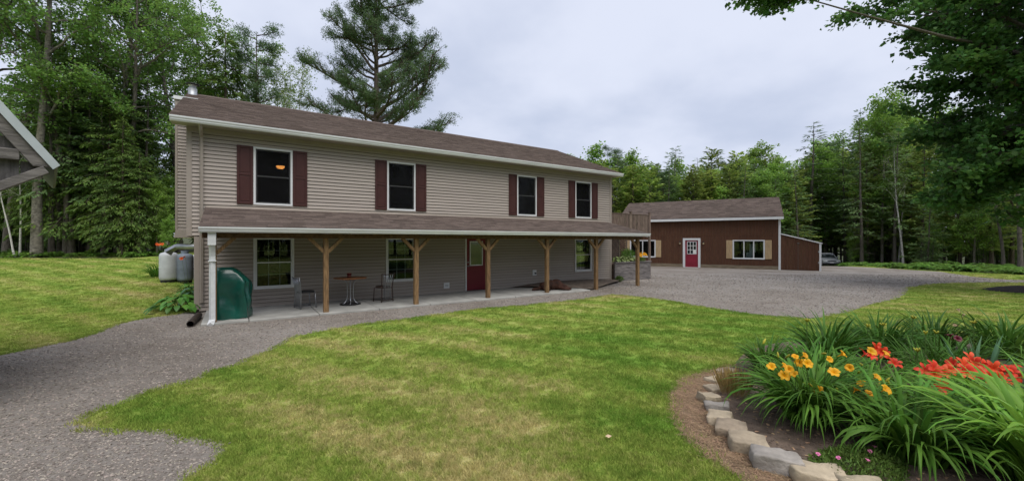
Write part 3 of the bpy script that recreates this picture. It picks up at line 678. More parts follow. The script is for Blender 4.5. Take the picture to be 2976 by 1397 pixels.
# ------------------------------------------------------------------ things on and beside the porch
# covered grill
def grill_cover():
    g = empty('grill_cover', h2w(0.30, -1.72, 0.06), TH-R(8), 'barbecue grill under a glossy dark green vinyl cover beside the white downspout', 'grill')
    prof = [(0.0, 0.395, 0.30, 0), (0.12, 0.40, 0.30, 0), (0.42, 0.40, 0.295, 0), (0.72, 0.395, 0.29, 0.0), (0.88, 0.385, 0.28, 0.0), (0.98, 0.345, 0.265, -0.035), (1.10, 0.28, 0.24, -0.085), (1.19, 0.225, 0.20, -0.125), (1.235, 0.17, 0.15, -0.14), (1.24, 0.05, 0.05, -0.14)]
    n = 56; mb = MB()
    lv = []
    for k in range(len(prof)-1):
        for j in range(5):
            t = j/5; lv.append(tuple(prof[k][i]*(1-t)+prof[k+1][i]*t for i in range(4)))
    lv.append(prof[-1])
    for (z, a, b, off) in lv:
        for i in range(n):
            th = 2*math.pi*i/n; c, s_ = math.cos(th), math.sin(th); e = 0.52
            x = a*math.copysign(abs(c)**e, c); y = b*math.copysign(abs(s_)**e, s_)
            amp = 0.055*sstep(1.2, 0.75, z)*(0.35+0.65*sstep(-0.0, 0.5, z))
            d = amp*(math.sin(th*7+2.2*math.sin(z*3.1)+z*2.0)*0.6+1.3*mnoise.noise((x*3.6, y*3.6+7, z*2.6)))
            d += 0.05*sstep(0.95, 0.5, z)*mnoise.noise((x*2.2+4, y*2.2, z*1.6))
            d -= 0.085*math.exp(-((x-0.02-0.05*math.sin(z*5))/0.07)**2)*(1 if y < 0 else 0)*sstep(0.85, 0.45, z)
            d += 0.045*math.exp(-((x-0.06)/0.09)**2-((z-0.62)/0.10)**2)*(1 if y < 0 else 0)
            rr = math.hypot(x, y) or 1; mb.v.append((x+off+x/rr*d, y+y/rr*d, z + (0.012*math.sin(th*5) if z < 0.02 else 0)+0.01))
    for k in range(len(lv)-1):
        for i in range(n): mb.f.append((k*n+i, k*n+(i+1) % n, (k+1)*n+(i+1) % n, (k+1)*n+i))
    mb.f.append(tuple((len(lv)-1)*n+i for i in range(n)))
    mb.build('cover', 'tarp', g, True)
    mb = MB()
    for sx_ in (-0.3, 0.3):
        for sy_ in (-0.2, 0.2): mb.tube([(sx_, sy_, 0.0), (sx_, sy_, 0.2)], 0.02, 8)
    mb.build('leg', 'black_metal', g)
grill_cover()
# black drain pipe
p0, p1 = Vector((*gp(600, 900), 0)), Vector((*gp(553, 952), 0))
dirp = (p1-p0).normalized(); npip = 46; mbp = MB(); L_ = 1.35
pts = [p1 - dirp*L_*(1-i/npip) + Vector((0, 0, 0.085)) for i in range(npip+1)]; rr = [0.070+(0.006 if i % 2 else 0) for i in range(npip+1)]
pipe = mbp.tube(pts, rr, 16, False).build('drain_pipe', 'drainpipe', None, True)
mod = pipe.modifiers.new('wall', 'SOLIDIFY'); mod.thickness = 0.006; mod.offset = -1
tag(pipe, 'dark corrugated drain pipe lying on gravel at the house corner', 'pipe')

# table
ts, tt = 3.23, -1.08
tb = empty('bistro_table', h2w(ts, tt, 0.065), TH+R(20), 'pedestal table with reddish wood top and bent steel legs on the porch', 'table')
mb = MB().prism([(-.40, -.25), (-.25, -.40), (.25, -.40), (.40, -.25), (.40, .25), (.25, .40), (-.25, .40), (-.40, .25)], 0.765, 0.80, 'z'); mb.build('tabletop', 'tabletop', tb, bevel=0.008)
for k in range(6):
    a = k*math.pi/3; c, s_ = math.cos(a), math.sin(a)
    MB().tube([(c*r, s_*r, z) for r, z in ((0.27, 0.762), (0.16, 0.72), (0.105, 0.62), (0.095, 0.45), (0.095, 0.24), (0.12, 0.13), (0.18, 0.06), (0.245, 0.03))], 0.013, 8).build('leg', 'steel', tb, True)
MB().lathe([(0.30, 0), (0.30, 0.012), (0.28, 0.025), (0.05, 0.03)], 28).build('base_plate', 'black_metal', tb)
cn = empty('candle_jar', h2w(ts-0.03, tt+0.0, 0.065+0.801), 0, 'small dark red candle jar with pale bands on the wooden table', 'candle')
MB().lathe([(0.05, 0), (0.058, 0.01), (0.058, 0.035), (0.05, 0.05), (0.064, 0.075), (0.068, 0.11), (0.06, 0.13)], 16).build('jar', 'candle_red', cn, True)
MB().lathe([(0.0565, 0), (0.0595, 0.005), (0.0575, 0.012)], 16, (0, 0, 0.036)).build('band', 'candle_stripe', cn)
MB().lathe([(0.055, 0), (0.066, 0.005), (0.05, 0.014)], 16, (0, 0, 0.126)).build('lid', 'candle_stripe', cn)

def chair(loc, rz, label, frame, seatm, slat):
    c = empty('slat_back_chair', loc, rz, label, 'chair', None)    # faces +y, back at -y
    w = 0.21
    MB().lathe([(0.02, 0), (0.215, 0.002), (0.225, 0.02), (0.215, 0.045), (0.02, 0.055)], 24, (0, 0.02, 0.43)).build('seat', seatm, c, True)
    for sg in (-1, 1):
        MB().tube([(sg*w*1.02, -0.21, 0.0), (sg*w*0.92, -0.19, 0.43), (sg*w*1.0, -0.215, 0.66), (sg*w*1.14, -0.26, 0.88)], 0.016, 8).build('leg', frame, c, True)
        MB().tube([(sg*w*0.95, 0.22, 0.0), (sg*w*0.90, 0.19, 0.43)], 0.016, 8).build('leg', frame, c, True)
        MB().tube([(sg*w*0.98, -0.20, 0.06), (sg*w*0.94, 0.215, 0.06)], 0.010, 6).build('stretcher', frame, c)
    MB().tube([(-w*1.14, -0.26, 0.87), (-0.1, -0.275, 0.845), (0.1, -0.275, 0.845), (w*1.14, -0.26, 0.87)], 0.012, 8).build('top_rail', frame, c, True)
    MB().tube([(-w, -0.205, 0.05), (w, -0.205, 0.05)], 0.012, 6).build('lower_rail', frame, c)
    MB().tube([(-w*0.9, -0.19, 0.425), (w*0.9, -0.19, 0.425)], 0.012, 6).build('seat_rail', frame, c)
    for k in range(5):
        x = (k-2)*0.068; MB().tube([(x*0.9, -0.203, 0.05), (x*0.8, -0.19, 0.43), (x*0.95, -0.215, 0.62), (x*1.2, -0.272, 0.85)], 0.013, 6).build('slat', slat, c, True)
    return c
chair(h2w(2.02, -1.02, 0.065), TH+R(-75), 'grey steel slat back chair with black seat behind the porch post', 'steel', 'seat_black', 'steel')
chair(h2w(4.24, -0.98, 0.065), TH+R(20), 'dark brown slat back chair standing right of the wooden table', 'chair_brown', 'chair_brown', 'steel')

# dog asleep on the slab
def dog():
    root_loc = h2w(10.58, -1.50, 0.06)
    bm = bmesh.new()
    def ell(c, r, rot=(0, 0, 0)):
        m = Matrix.Translation(c) @ Matrix.Rotation(R(rot[2]), 4, 'Z') @ Matrix.Rotation(R(rot[1]), 4, 'Y') @ Matrix.Rotation(R(rot[0]), 4, 'X') @ Matrix.Diagonal((*r, 1))
        bmesh.ops.create_icosphere(bm, subdivisions=3, radius=1, matrix=m)
    def limb(pts, rad):
        for (p, q, a, b) in zip(pts[:-1], pts[1:], rad[:-1], rad[1:]):
            for k in range(7):
                t = k/6; c = Vector(p).lerp(Vector(q), t); r = a*(1-t)+b*t; ell(c, (r, r, r))
    ell((0, 0.02, 0.19), (0.36, 0.21, 0.185)); ell((0.22, 0.02, 0.21), (0.23, 0.22, 0.205)); ell((-0.27, 0.0, 0.16), (0.20, 0.19, 0.155))
    ell((0.36, -0.04, 0.165), (0.17, 0.15, 0.13), (0, 15, -25))                        # shoulder to neck
    limb([(0.38, -0.06, 0.15), (0.50, -0.17, 0.11)], [0.115, 0.10])
    ell((0.53, -0.20, 0.095), (0.115, 0.105, 0.088), (0, 8, -30))                      # skull
    limb([(0.58, -0.23, 0.08), (0.70, -0.285, 0.052)], [0.062, 0.042])                  # muzzle on the slab
    ell((0.47, -0.28, 0.09), (0.03, 0.02, 0.075), (10, 20, -30)); ell((0.58, -0.10, 0.11), (0.075, 0.03, 0.05), (0, 15, -30))   # ears
    limb([(0.30, -0.14, 0.11), (0.42, -0.30, 0.06), (0.60, -0.36, 0.04)], [0.075, 0.052, 0.042])   # near foreleg
    limb([(0.34, 0.08, 0.07), (0.56, 0.05, 0.05), (0.78, -0.06, 0.04)], [0.07, 0.05, 0.045])       # far foreleg, paw reaching ahead
    ell((-0.28, -0.13, 0.13), (0.17, 0.11, 0.13), (0, -15, 15))                        # near thigh
    limb([(-0.20, -0.22, 0.085), (-0.36, -0.27, 0.055), (-0.16, -0.33, 0.042)], [0.07, 0.048, 0.04])
    limb([(-0.30, 0.10, 0.07), (-0.10, 0.16, 0.05)], [0.06, 0.045])
    limb([(-0.42, -0.02, 0.09), (-0.56, -0.08, 0.06), (-0.74, -0.15, 0.05), (-0.80, -0.17, 0.035)], [0.07, 0.065, 0.062, 0.03])     # tail
    for v in bm.verts: v.co.z = max(v.co.z, 0.004)
    me = bpy.data.meshes.new('dog'); bm.to_mesh(me); bm.free(); me.materials.append(MATS['dogfur'])
    o = link('dog', me); o.location = root_loc; o.rotation_euler = (0, 0, TH-R(20))
    rm = o.modifiers.new('skin', 'REMESH'); rm.mode = 'VOXEL'; rm.voxel_size = 0.014; rm.use_smooth_shade = True
    sm = o.modifiers.new('smooth', 'SMOOTH'); sm.iterations = 5; sm.factor = 0.5
    tx = bpy.data.textures.new('fur', 'CLOUDS'); tx.noise_scale = 0.045
    dm = o.modifiers.new('fur', 'DISPLACE'); dm.texture = tx; dm.strength = 0.03; dm.mid_level = 0.5
    tag(o, 'shaggy chocolate brown dog asleep on the porch slab', 'dog')
dog()

# gas tanks beside the end wall
def tank(px, Y, m, label, r=0.30, hgt=1.10):
    x = at(px, Y); z = ground(x, Y)
    t = empty('gas_tank', (x, Y, z), random.random()*6, label, 'gas tank', 'gas tanks beside the house end')
    MB().lathe([(r*0.8, 0.07), (r*0.95, 0.12), (r, 0.20), (r, hgt-0.08), (r*0.965, hgt-0.01), (r*0.84, hgt+0.05), (r*0.5, hgt+0.085), (0.02, hgt+0.095)], 28).build('body', m, t, True)
    MB().lathe([(r*0.86, -0.02), (r*0.86, 0.12)], 24).build('foot_ring', 'black_metal', t)
    MB().lathe([(r*0.42, hgt+0.06), (r*0.42, hgt+0.2), (r*0.38, hgt+0.2), (r*0.38, hgt+0.08)], 20).build('collar', m, t)
    MB().tube([(0, 0, hgt+0.1), (0, 0, hgt+0.19)], 0.035, 10).build('valve', 'steel', t)
    MB().lathe([(r+0.003, hgt*0.5), (r+0.006, hgt*0.52), (r+0.003, hgt*0.54)], 28).build('weld_seam', m, t)
    return t
tank(490, 16.6, 'tank_white', 'pale grey upright gas tank standing clear on the lawn edge')
tank(537, 16.9, 'tank_grey', 'slate blue grey upright gas tank between two paler tanks', 0.29, 1.08)
tank(580, 18.2, 'tank_white', 'pale gas tank mostly hidden behind the house corner', 0.29, 1.1)
# metal duct from the end wall, with hood
dy = 13.9
dz = CAMH-(716-CYP)*dy/FPX; A = Vector((at(514, dy), dy, dz)); B_ = h2w(LL+0.0, 3.05, dz)
du = empty('exhaust_duct', (0, 0, 0), 0, 'galvanised exhaust duct with dark hood jutting from the house end', 'duct')
MB().tube([B_, A], 0.085, 14).build('pipe', 'galv', du, True)
MB().tube([A, A+Vector((-0.16, -0.02, -0.1)), A+Vector((-0.26, -0.04, -0.2))], [0.09, 0.10, 0.14], 4).build('hood', 'steel', du)

# ------------------------------------------------------------------ deck, lattice and raised bed right of the house
deck = empty('raised_deck', (OX, OY, 0), TH, 'weathered raised wooden deck with slatted railing at the house end', 'deck')
D0, D1, DT, DZ = HR+0.03, 19.62, 1.0, 2.47
for k in range(22):
    y = DT+0.145*k; MB().box(D0, D1+0.08, y+0.003, y+0.142, DZ-0.03, DZ).build('deck_board', 'deckwood', deck)
MB().box(D0, D1, DT+0.02, DT+0.06, DZ-0.22, DZ-0.032).build('rim_joist', 'deckwood', deck)
MB().box(D1-0.04, D1, DT+0.06, DT+3.1, DZ-0.22, DZ-0.032).build('rim_joist', 'deckwood', deck)
for (x, y) in ((HR+2.56, DT), (D1, DT), (D1, DT+3.1)):
    MB().box(x-0.05, x+0.05, y-0.08, y+0.02, 0.0 if y > DT+1 or x == D1 else DZ-0.2, 3.50).build('post', 'deckwood', deck)
    MB().box(x-0.07, x+0.07, y-0.10, y+0.04, 3.50, 3.53).build('post_cap', 'deckwood', deck)
MB().box(D0, D1, DT-0.09, DT+0.03, 3.385, 3.415).build('cap_rail', 'deckwood', deck); MB().box(D0, D1, DT-0.05, DT-0.012, 3.29, 3.384).build('top_rail', 'deckwood', deck)
MB().box(D0, D1, DT-0.05, DT-0.012, 2.55, 2.64).build('bottom_rail', 'deckwood', deck)
x = D0+0.04
while x < D1-0.08:
    MB().box(x, x+0.085, DT-0.075, DT-0.052, 2.42+random.uniform(-.01, .01), 3.37).build('baluster', 'deckwood', deck); x += 0.112
MB().box(D1-0.09, D1+0.03, DT+0.02, DT+3.0, 3.386, 3.416).build('cap_rail', 'deckwood', deck)
y = DT+0.1
while y < DT+3.0: MB().box(D1+0.012, D1+0.035, y, y+0.085, 2.42, 3.37).build('baluster', 'deckwood', deck); y += 0.112
# lattice screen under the deck
lat = empty('lattice_screen', (OX, OY, 0), TH, 'dark diagonal wooden lattice screen under the deck', 'lattice')
l0, l1, lz0_, lz1_ = HR+0.06, hw(1820, 700, 1.12)[0], 0.5, 2.2
for dgn in (1, -1):
    c = l0-(lz1_-lz0_)
    while c < l1+(lz1_-lz0_):
        # line x = c + dgn*(z-lz0) clipped to the frame
        zs = [(z, c+dgn*(z-lz0_)) for z in np.linspace(lz0_, lz1_, 60)]; zs = [(z, x) for z, x in zs if l0 <= x <= l1]
        if len(zs) > 2: MB().beam((zs[0][1], 1.12+dgn*0.006, zs[0][0]), (zs[-1][1], 1.12+dgn*0.006, zs[-1][0]), 0.008, 0.035, (0, 1, 0)).build('lath', 'deckwood', lat)
        c += 0.125
MB().box(l1-0.02, l1+0.05, 1.09, 1.15, 0, 2.25).build('frame_post', 'deckwood', lat); MB().box(l0, l1, 1.09, 1.15, 2.2, 2.25).build('frame_rail', 'deckwood', lat)
MB().box(l0, l1, 1.6, 1.62, 0, 2.3).build('backing', 'sheathing', lat)
# raised planter
pln = empty('raised_planter', (OX, OY, 0), TH, 'raised flower bed of stacked weathered grey timbers', 'planter')
pa, pb, pt0, pt1 = HR+0.04, 18.2, -0.22, 0.95
rows = [(0.0, 0.30), (0.305, 0.60), (0.605, 0.88)]
for (z0, z1) in rows:
    MB().box(pa, pb, pt0, pt0+0.09, z0, z1).build('timber', 'weathered_beam', pln, bevel=0.008)
    MB().box(pb-0.09, pb-0.001, pt0+0.092, pt1, z0+0.002, z1-0.002).build('timber', 'weathered_beam', pln, bevel=0.008)
MB().box(pa, pb+0.04, pt0-0.05, pt0+0.10, 0.882, 0.925).build('cap_board', 'weathered_beam', pln, bevel=0.006)
MB().box(pb-0.11, pb+0.04, pt0+0.101, pt1, 0.882, 0.925).build('cap_board', 'weathered_beam', pln, bevel=0.006)
MB().box(pa, pb-0.1, pt0+0.1, pt1-0.02, 0.1, 0.84).build('soil_fill', 'soil', pln)

# ------------------------------------------------------------------ workshop
ST_, SOX, SOY = -0.502, 18.032, 28.025
shop = empty('workshop', (SOX, SOY, 0), ST_, 'single storey dark brown workshop with brown shingle roof and white trim', 'workshop')
SL = -10.75
W1 = (-2.794, -0.842, 0.693, 2.028); W2 = (-9.947, -8.003, 0.693, 2.028); DF = (-6.062, -4.866, 0.02, 2.157); sd0, sd1 = -5.90, -5.03
sholes = [(a+0.03, b-0.03, c+0.03, d-0.03) for a, b, c, d in (W1, W2)] + [(DF[0]+0.05, DF[1]-0.05, 0, DF[3]-0.05)]
mb = MB()
for (a, b, c, d) in clip(SL, 0, 0.0, 3.5, sholes): mb.box(a, b, 0.02, 0.09, c, d)
fw = mb.build('front_wall', 'sheathing', shop)
x = SL
while x < -0.06:
    x1 = min(x+0.203, -0.06)
    for (z0, z1) in ((0.26, 2.34), (2.40, 3.5)):
        for (a, b, c, d) in clip(x+0.004, x1-0.004, z0, z1, sholes): MB().box(a, b, 0.0, 0.02, c, d).build('plank', 'shop_brown', fw)
    x = x1
for (a, b, c, d) in clip(SL, -0.06, 2.34, 2.40, []): MB().box(a, b, -0.012, 0.02, c, d).build('band_board', 'shop_brown', shop)
for (a, b) in ((SL, DF[0]-0.01), (DF[1]+0.01, -0.07)): MB().box(a, b, -0.02, 0.02, 0.0, 0.256).build('base_board', 'shop_base', shop)
MB().box(-0.06, 0.07, -0.025, 0.10, 0.0, 3.5).build('corner_board', 'white_trim', shop, bevel=0.004)
SD = 7.4
mb = MB().quad((0, 0.05, 0), (0, SD, 0), (0, SD, 3.5), (0, 0.05, 3.5)); mb.v += [(0, 0.05, 3.5), (0, SD, 3.5), (0, SD/2, 5.15)]; mb.f.append((4, 5, 6)); mb.build('end_wall', 'shop_brown', shop)
mb = MB().quad((SL, 0.05, 0), (SL, SD, 0), (SL, SD, 3.5), (SL, 0.05, 3.5)); mb.v += [(SL, 0.05, 3.5), (SL, SD, 3.5), (SL, SD/2, 5.15)]; mb.f.append((4, 5, 6)); mb.build('end_wall', 'shop_brown', shop)
MB().quad((SL, SD, 0), (0, SD, 0), (0, SD, 3.5), (SL, SD, 3.5)).build('back_wall', 'shop_brown', shop)
srf = gable_roof(shop, SL-0.1, 0.217, -0.293, 3.60, SD/2, 5.245, SD+0.3)
shingles(srf, SL-0.12, 0.235, -0.31, 3.595, SD/2, 5.245, seed=8, exp=0.16, tab=0.4)
MB().box(SL-0.1, 0.217, -0.32, -0.294, 3.41, 3.575).build('fascia', 'white_trim', shop)
MB().box(SL-0.1, 0.217, -0.293, 0.0, 3.505, 3.52).build('soffit', 'shop_brown', shop)
MB().beam((0.20, -0.29, 3.50), (0.20, SD/2, 5.14), 0.03, 0.14).build('rake_board', 'white_trim', shop)
for W_, mull in ((W1, (0.35, 0.67)), (W2, (0.5,))): window(shop, 'window', *W_, None, False, 1.3, 0.02, 'white_trim', mull, True)
def tshutter(x0, x1, z0, z1):
    o = MB().box(x0, x1, -0.02, -0.003, z0, z1).build('shutter', 'tan_shutter', shop, bevel=0.01)
    w = (x1-x0)/2; 
    for k in range(2): MB().box(x0+w*k+0.008, x0+w*(k+1)-0.008, -0.034, -0.0205, z0+0.02, z1-0.02).build('plank', 'tan_shutter', o)
for W_ in (W1, W2): tshutter(W_[0]-0.40, W_[0]-0.01, W_[2]+0.02, W_[3]-0.02); tshutter(W_[1]+0.01, W_[1]+0.40, W_[2]+0.02, W_[3]-0.02)
mb = MB().box(DF[0], sd0-0.004, -0.03, 0.06, 0.03, DF[3]).box(sd1+0.004, DF[1], -0.03, 0.06, 0.03, DF[3]).box(sd0-0.004, sd1+0.004, -0.03, 0.06, 2.01, DF[3]); mb.build('door_frame', 'white_trim', shop, bevel=0.004)
MB().box(DF[0]+0.05, DF[1]-0.05, -0.03, 0.06, 0.0, 0.028).build('threshold', 'white_trim', shop)
sdoor = MB().box(sd0, sd1, 0.02, 0.06, 0.03, 2.006).build('door', 'door_red_pale', shop)
gx0, gx1, gz0, gz1 = sd0+0.14, sd1-0.12, 1.0, 1.90
MB().box(gx0, gx1, 0.012, 0.0195, gz0, gz1).build('glass', 'carglass', sdoor)
mb = MB()
for k in range(4): xx = gx0+(gx1-gx0)*k/3; mb.box(xx-0.018, xx+0.018, 0.0, 0.0117, gz0, gz1)
for k in range(4): z = gz0+(gz1-gz0)*k/3; mb.box(gx0, gx1, 0.001, 0.0112, z-0.018, z+0.018)
mb.build('muntin', 'white_trim', sdoor)
MB().box(gx1-0.19, gx1-0.02, 0.0001, 0.0009, gz0+0.03, gz0+0.28).build('notice', 'paper', sdoor)
MB().box(sd0+0.06, sd0+0.10, -0.03, 0.019, 0.93, 0.97).build('handle', 'steel', sdoor)
MB().box(gx0-0.02, gx1+0.02, 0.012, 0.019, 0.25, 0.80).build('lower_panel', 'door_red_pale', sdoor, bevel=0.006)
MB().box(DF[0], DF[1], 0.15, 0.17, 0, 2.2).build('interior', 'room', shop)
for xx in (-6.26, -4.67):
    l = MB().box(xx-0.035, xx+0.035, -0.02, -0.001, 1.72, 1.92).build('wall_lantern', 'lantern', shop)
    MB().lathe([(0.03, 0), (0.055, 0.02), (0.07, 0.12), (0.02, 0.15)], 8, (xx, -0.10, 1.70)).build('glass', 'lantern_glass', l)
    MB().lathe([(0.09, 0), (0.03, 0.06), (0.01, 0.09)], 8, (xx, -0.10, 1.84)).build('cap', 'lantern', l)
    MB().tube([(xx, -0.015, 1.88), (xx, -0.06, 1.96), (xx, -0.10, 1.92)], 0.01, 6).build('arm', 'lantern', l)
# things seen through the workshop windows
bxs = empty('stacked_boxes', (SOX, SOY, 0), ST_, 'pale boxes stacked behind the three pane workshop window', 'boxes')
for (a, b, c, d, y) in ((-1.95, -1.45, 0.7, 1.15, 0.8), (-1.75, -1.35, 1.15, 1.75, 0.9)): MB().box(a, b, y, y+0.25, c, d).build('box', 'paper', bxs)
# lean-to
lt = empty('lean_to', (SOX, SOY, 0), ST_, 'brown plank lean to shed with sloping white edged roof beside the workshop', 'shed')
lr = 2.231
nb = 11
for k in range(nb):
    a, b = 0.075+(lr-0.13)*k/nb+0.003, 0.075+(lr-0.13)*(k+1)/nb-0.003
    za, zb_ = 2.44-(a-0.1)*0.302, 2.44-(b-0.1)*0.302
    MB().prism([(a, 0.03), (b, 0.03), (b, zb_), (a, za)], 0.0, 0.02).build('plank', 'shop_brown', lt)
MB().box(lr-0.055, lr+0.055, -0.03, 0.06, 0, 1.80).build('corner_board', 'white_trim', lt)
MB().prism([(0.07, 2.47), (lr+0.10, 1.83), (lr+0.10, 1.76), (0.07, 2.40)], -0.06, -0.03).build('rake_board', 'white_trim', lt)
MB().prism([(0.07, 2.48), (lr+0.14, 1.83), (lr+0.14, 1.79), (0.07, 2.44)], -0.029, 4.0).build('roof', 'shingle', lt)
MB().quad((lr, 0.02, 0), (lr, 4, 0), (lr, 4, 1.8), (lr, 0.02, 1.8)).build('end_wall', 'shop_brown', lt)
MB().box(1.03, 1.05, -0.006, 0.0, 0.05, 1.85).build('door_seam', 'sheathing', lt)
MB().box(0.99, 1.11, -0.03, -0.007, 1.78, 1.82).build('latch', 'steel', lt)
for z in (0.5, 1.2): MB().box(lr-0.12, lr-0.06, -0.02, -0.001, z, z+0.1).build('hinge', 'galv', lt)

# ------------------------------------------------------------------ parked car
def car():
    Y = 46.0; x = at(2398, Y); c = empty('parked_car', (x, Y, ground(x, Y)+0.02), R(180-22), 'silver grey sedan parked beyond the lean to shed', 'car')
    # car faces +y locally; half outline in (y,z), widths by station
    st = [(2.22, 0.32, 0.55, 0.62), (2.15, 0.24, 0.70, 0.78), (1.6, 0.22, 0.80, 0.85), (0.95, 0.22, 0.92, 0.87), (0.0, 0.22, 0.95, 0.87), (-1.3, 0.22, 0.97, 0.87), (-1.9, 0.24, 0.98, 0.83), (-2.2, 0.34, 0.85, 0.72)]
    mb = MB()
    for (y, z0, z1, w) in st:
        for (a, b) in ((0.9, z0), (1.0, z0+0.15), (1.0, z1-0.18), (0.90, z1-0.03), (0.6, z1+0.01)): mb.v.append((w*a, y, b))
        for (a, b) in ((0.6, z1+0.01), (0.90, z1-0.03), (1.0, z1-0.18), (1.0, z0+0.15), (0.9, z0)): mb.v.append((-w*a, y, b))
    for i in range(len(st)-1):
        for k in range(10): mb.f.append((i*10+k, i*10+(k+1) % 10, (i+1)*10+(k+1) % 10, (i+1)*10+k))
    mb.f.append(tuple(range(10))[::-1]); mb.f.append(tuple((len(st)-1)*10+k for k in range(10)))
    mb.build('body', 'carpaint', c, True, 0.02)
    cab = [(0.98, 0.80, 0.93), (0.25, 0.62, 1.40), (-0.9, 0.60, 1.42), (-1.75, 0.74, 0.98)]
    mb = MB()
    for (y, w, z) in cab: mb.v += [(w, y, z), (-w, y, z)]
    n = len(mb.v)
    mb.v += [(0.80, 0.98, 0.90), (0.80, -1.75, 0.95), (-0.80, 0.98, 0.90), (-0.80, -1.75, 0.95)]
    mb.f += [(0, 2, 3, 1), (2, 4, 5, 3), (4, 6, 7, 5), (0, n, n+1, 6, 4, 2), (1, 3, 5, 7, n+3, n+2)]
    mb.build('cabin', 'carpaint', c)
    MB().quad((0.74, 0.975, 0.945), (-0.74, 0.975, 0.945), (-0.58, 0.27, 1.385), (0.58, 0.27, 1.385)).build('windshield', 'carglass', c); c.children[-1].location = (0, 0.012, 0.012)
    for sg in (-1, 1): 
        MB().quad((sg*0.795, 0.8, 0.97), (sg*0.79, -1.45, 1.0), (sg*0.635, -0.95, 1.36), (sg*0.655, 0.25, 1.34)).build('side_window', 'carglass', c); c.children[-1].location = (sg*0.012, 0, 0.0)
        MB().box(sg*0.58-0.16, sg*0.58+0.16, 2.17, 2.235, 0.56, 0.70).build('headlight', 'lamp_clear', c, bevel=0.02)
        MB().box(sg*0.93-0.08, sg*0.93+0.08, 0.70, 0.80, 0.93, 1.05).build('mirror', 'carpaint', c, bevel=0.02)
        for yy in (1.35, -1.35):
            w = MB().lathe([(0.2, -0.1), (0.32, -0.09), (0.32, 0.09), (0.2, 0.1)], 20).build('wheel', 'rubber', c); w.location = (sg*0.78, yy, 0.32); w.rotation_euler = (0, R(90), 0)
            MB().lathe([(0.19, -0.103), (0.17, 0.0), (0.19, 0.103)], 14).build('rim', 'steel', w)
    MB().box(-0.38, 0.38, 2.20, 2.245, 0.56, 0.67).build('grille', 'black_metal', c)
    MB().box(-0.80, 0.80, 2.16, 2.25, 0.24, 0.40).build('bumper_intake', 'black_metal', c, bevel=0.02)
    MB().box(-0.17, 0.17, 2.25, 2.262, 0.41, 0.52).build('licence_plate', 'plate', c)
car()

# ------------------------------------------------------------------ weathered shed at the left edge
def shed():
    tipY = 5.0; tip = Vector((at(170, tipY), tipY, CAMH+(CYP-480)*tipY/FPX))
    ax = Vector((-0.745, 0.667, 0)).normalized(); pxv = Vector((ax.y, -ax.x, 0))                # px: along the front towards the tip
    ang = math.atan2(pxv.y, pxv.x); hwid = 1.5; slope = 1.47; pk = tip.z+hwid*slope
    org = tip - pxv*hwid; org.z = 0
    sh = empty('weathered_shed', org, ang, 'weathered grey board shed with steep gable overhang and metal roof edge', 'shed')
    # local: x along the front (tip at +hwid), y back into the shed
    zt = tip.z
    for sg in (-1, 1):
        P = lambda x, z: (sg*x, z)
        th = 0.05
        mb = MB().prism([P(hwid, zt), P(0, pk), P(0, pk-0.06), P(hwid-0.03, zt-0.012)], -0.14, 3.2); rr_ = mb.build('roof', 'shed_roof', sh)
        MB().prism([P(hwid+0.012, zt-0.02), P(0, pk+0.0), P(0, pk-0.15), P(hwid-0.045, zt-0.075)], -0.165, -0.141).build('metal_trim', 'shed_metal', rr_)
        MB().prism([P(hwid-0.06, zt-0.05), P(0, pk-0.14), P(0, pk-0.34), P(hwid-0.20, zt-0.05)], -0.13, -0.06).build('barge_board', 'shed_beam', sh, bevel=0.006)
        MB().beam((sg*(hwid-0.10), -0.17, zt-0.09), (sg*0.60, -0.17, zt-0.62), 0.09, 0.115, (0, 1, 0)).build('brace', 'shed_beam', sh, bevel=0.006)
        for yy in (0.02, 3.0): MB().box(sg*0.66-0.07, sg*0.66+0.07, yy, yy+0.14, 0, zt+1.0).build('post', 'shed_board', sh, bevel=0.006)
        mb = MB()
        for k in range(15): MB().box(sg*0.72-0.012, sg*0.72+0.012, 0.16+0.19*k+0.004, 0.16+0.19*(k+1)-0.004, 0, zt+0.9).build('wall_board', 'shed_board', sh)
    MB().box(-hwid+0.30, hwid-0.30, -0.125, -0.045, zt+0.005, zt+0.125).build('tie_beam', 'shed_beam', sh, bevel=0.006)
    k = -hwid
    while k < hwid:
        a, b = k+0.004, k+0.176
        top = min(pk-0.18-abs(a)*slope, pk-0.18-abs(b)*slope); mid = (abs(a)+abs(b))/2
        bot = zt-0.62+max(0, (mid-0.60))/(hwid-0.70)*0.53
        if mid < 0.6: bot = 0.05
        if top-bot > 0.05: MB().box(a, b, -0.04, -0.012, bot, top).build('gable_board', 'shed_board', sh)
        k += 0.18
    MB().box(-0.7, 0.7, 3.05, 3.07, 0, zt+0.9).build('back_wall', 'shed_board', sh)
shed()

# ------------------------------------------------------------------ trees
def tube_arrays(chains, sides):
    Vs, Fs, off = [], [], 0
    ang = np.linspace(0, 2*math.pi, sides, endpoint=False); ca, sa = np.cos(ang), np.sin(ang)
    for pts, rad in chains:
        pts = np.asarray(pts, float); m = len(pts); rad = np.asarray(rad, float)*np.ones(m)
        d = unit(np.gradient(pts, axis=0)); ref = np.array([0.37, 0.83, 0.41]) if abs(d[0] @ np.array([0.37, 0.83, 0.41])) < 0.9 else np.array([1., 0, 0])
        x = unit(np.cross(d, ref)); y = np.cross(d, x)
        ring = pts[:, None] + rad[:, None, None]*(x[:, None]*ca[None, :, None] + y[:, None]*sa[None, :, None])
        Vs.append(ring.reshape(-1, 3)); i = np.arange(m-1)[:, None]*sides; k = np.arange(sides)[None]; k2 = (k+1) % sides
        Fs.append(np.stack([i+k, i+k2, i+k2+sides, i+k+sides], -1).reshape(-1, 4)+off); off += m*sides
    return np.concatenate(Vs), np.concatenate(Fs)
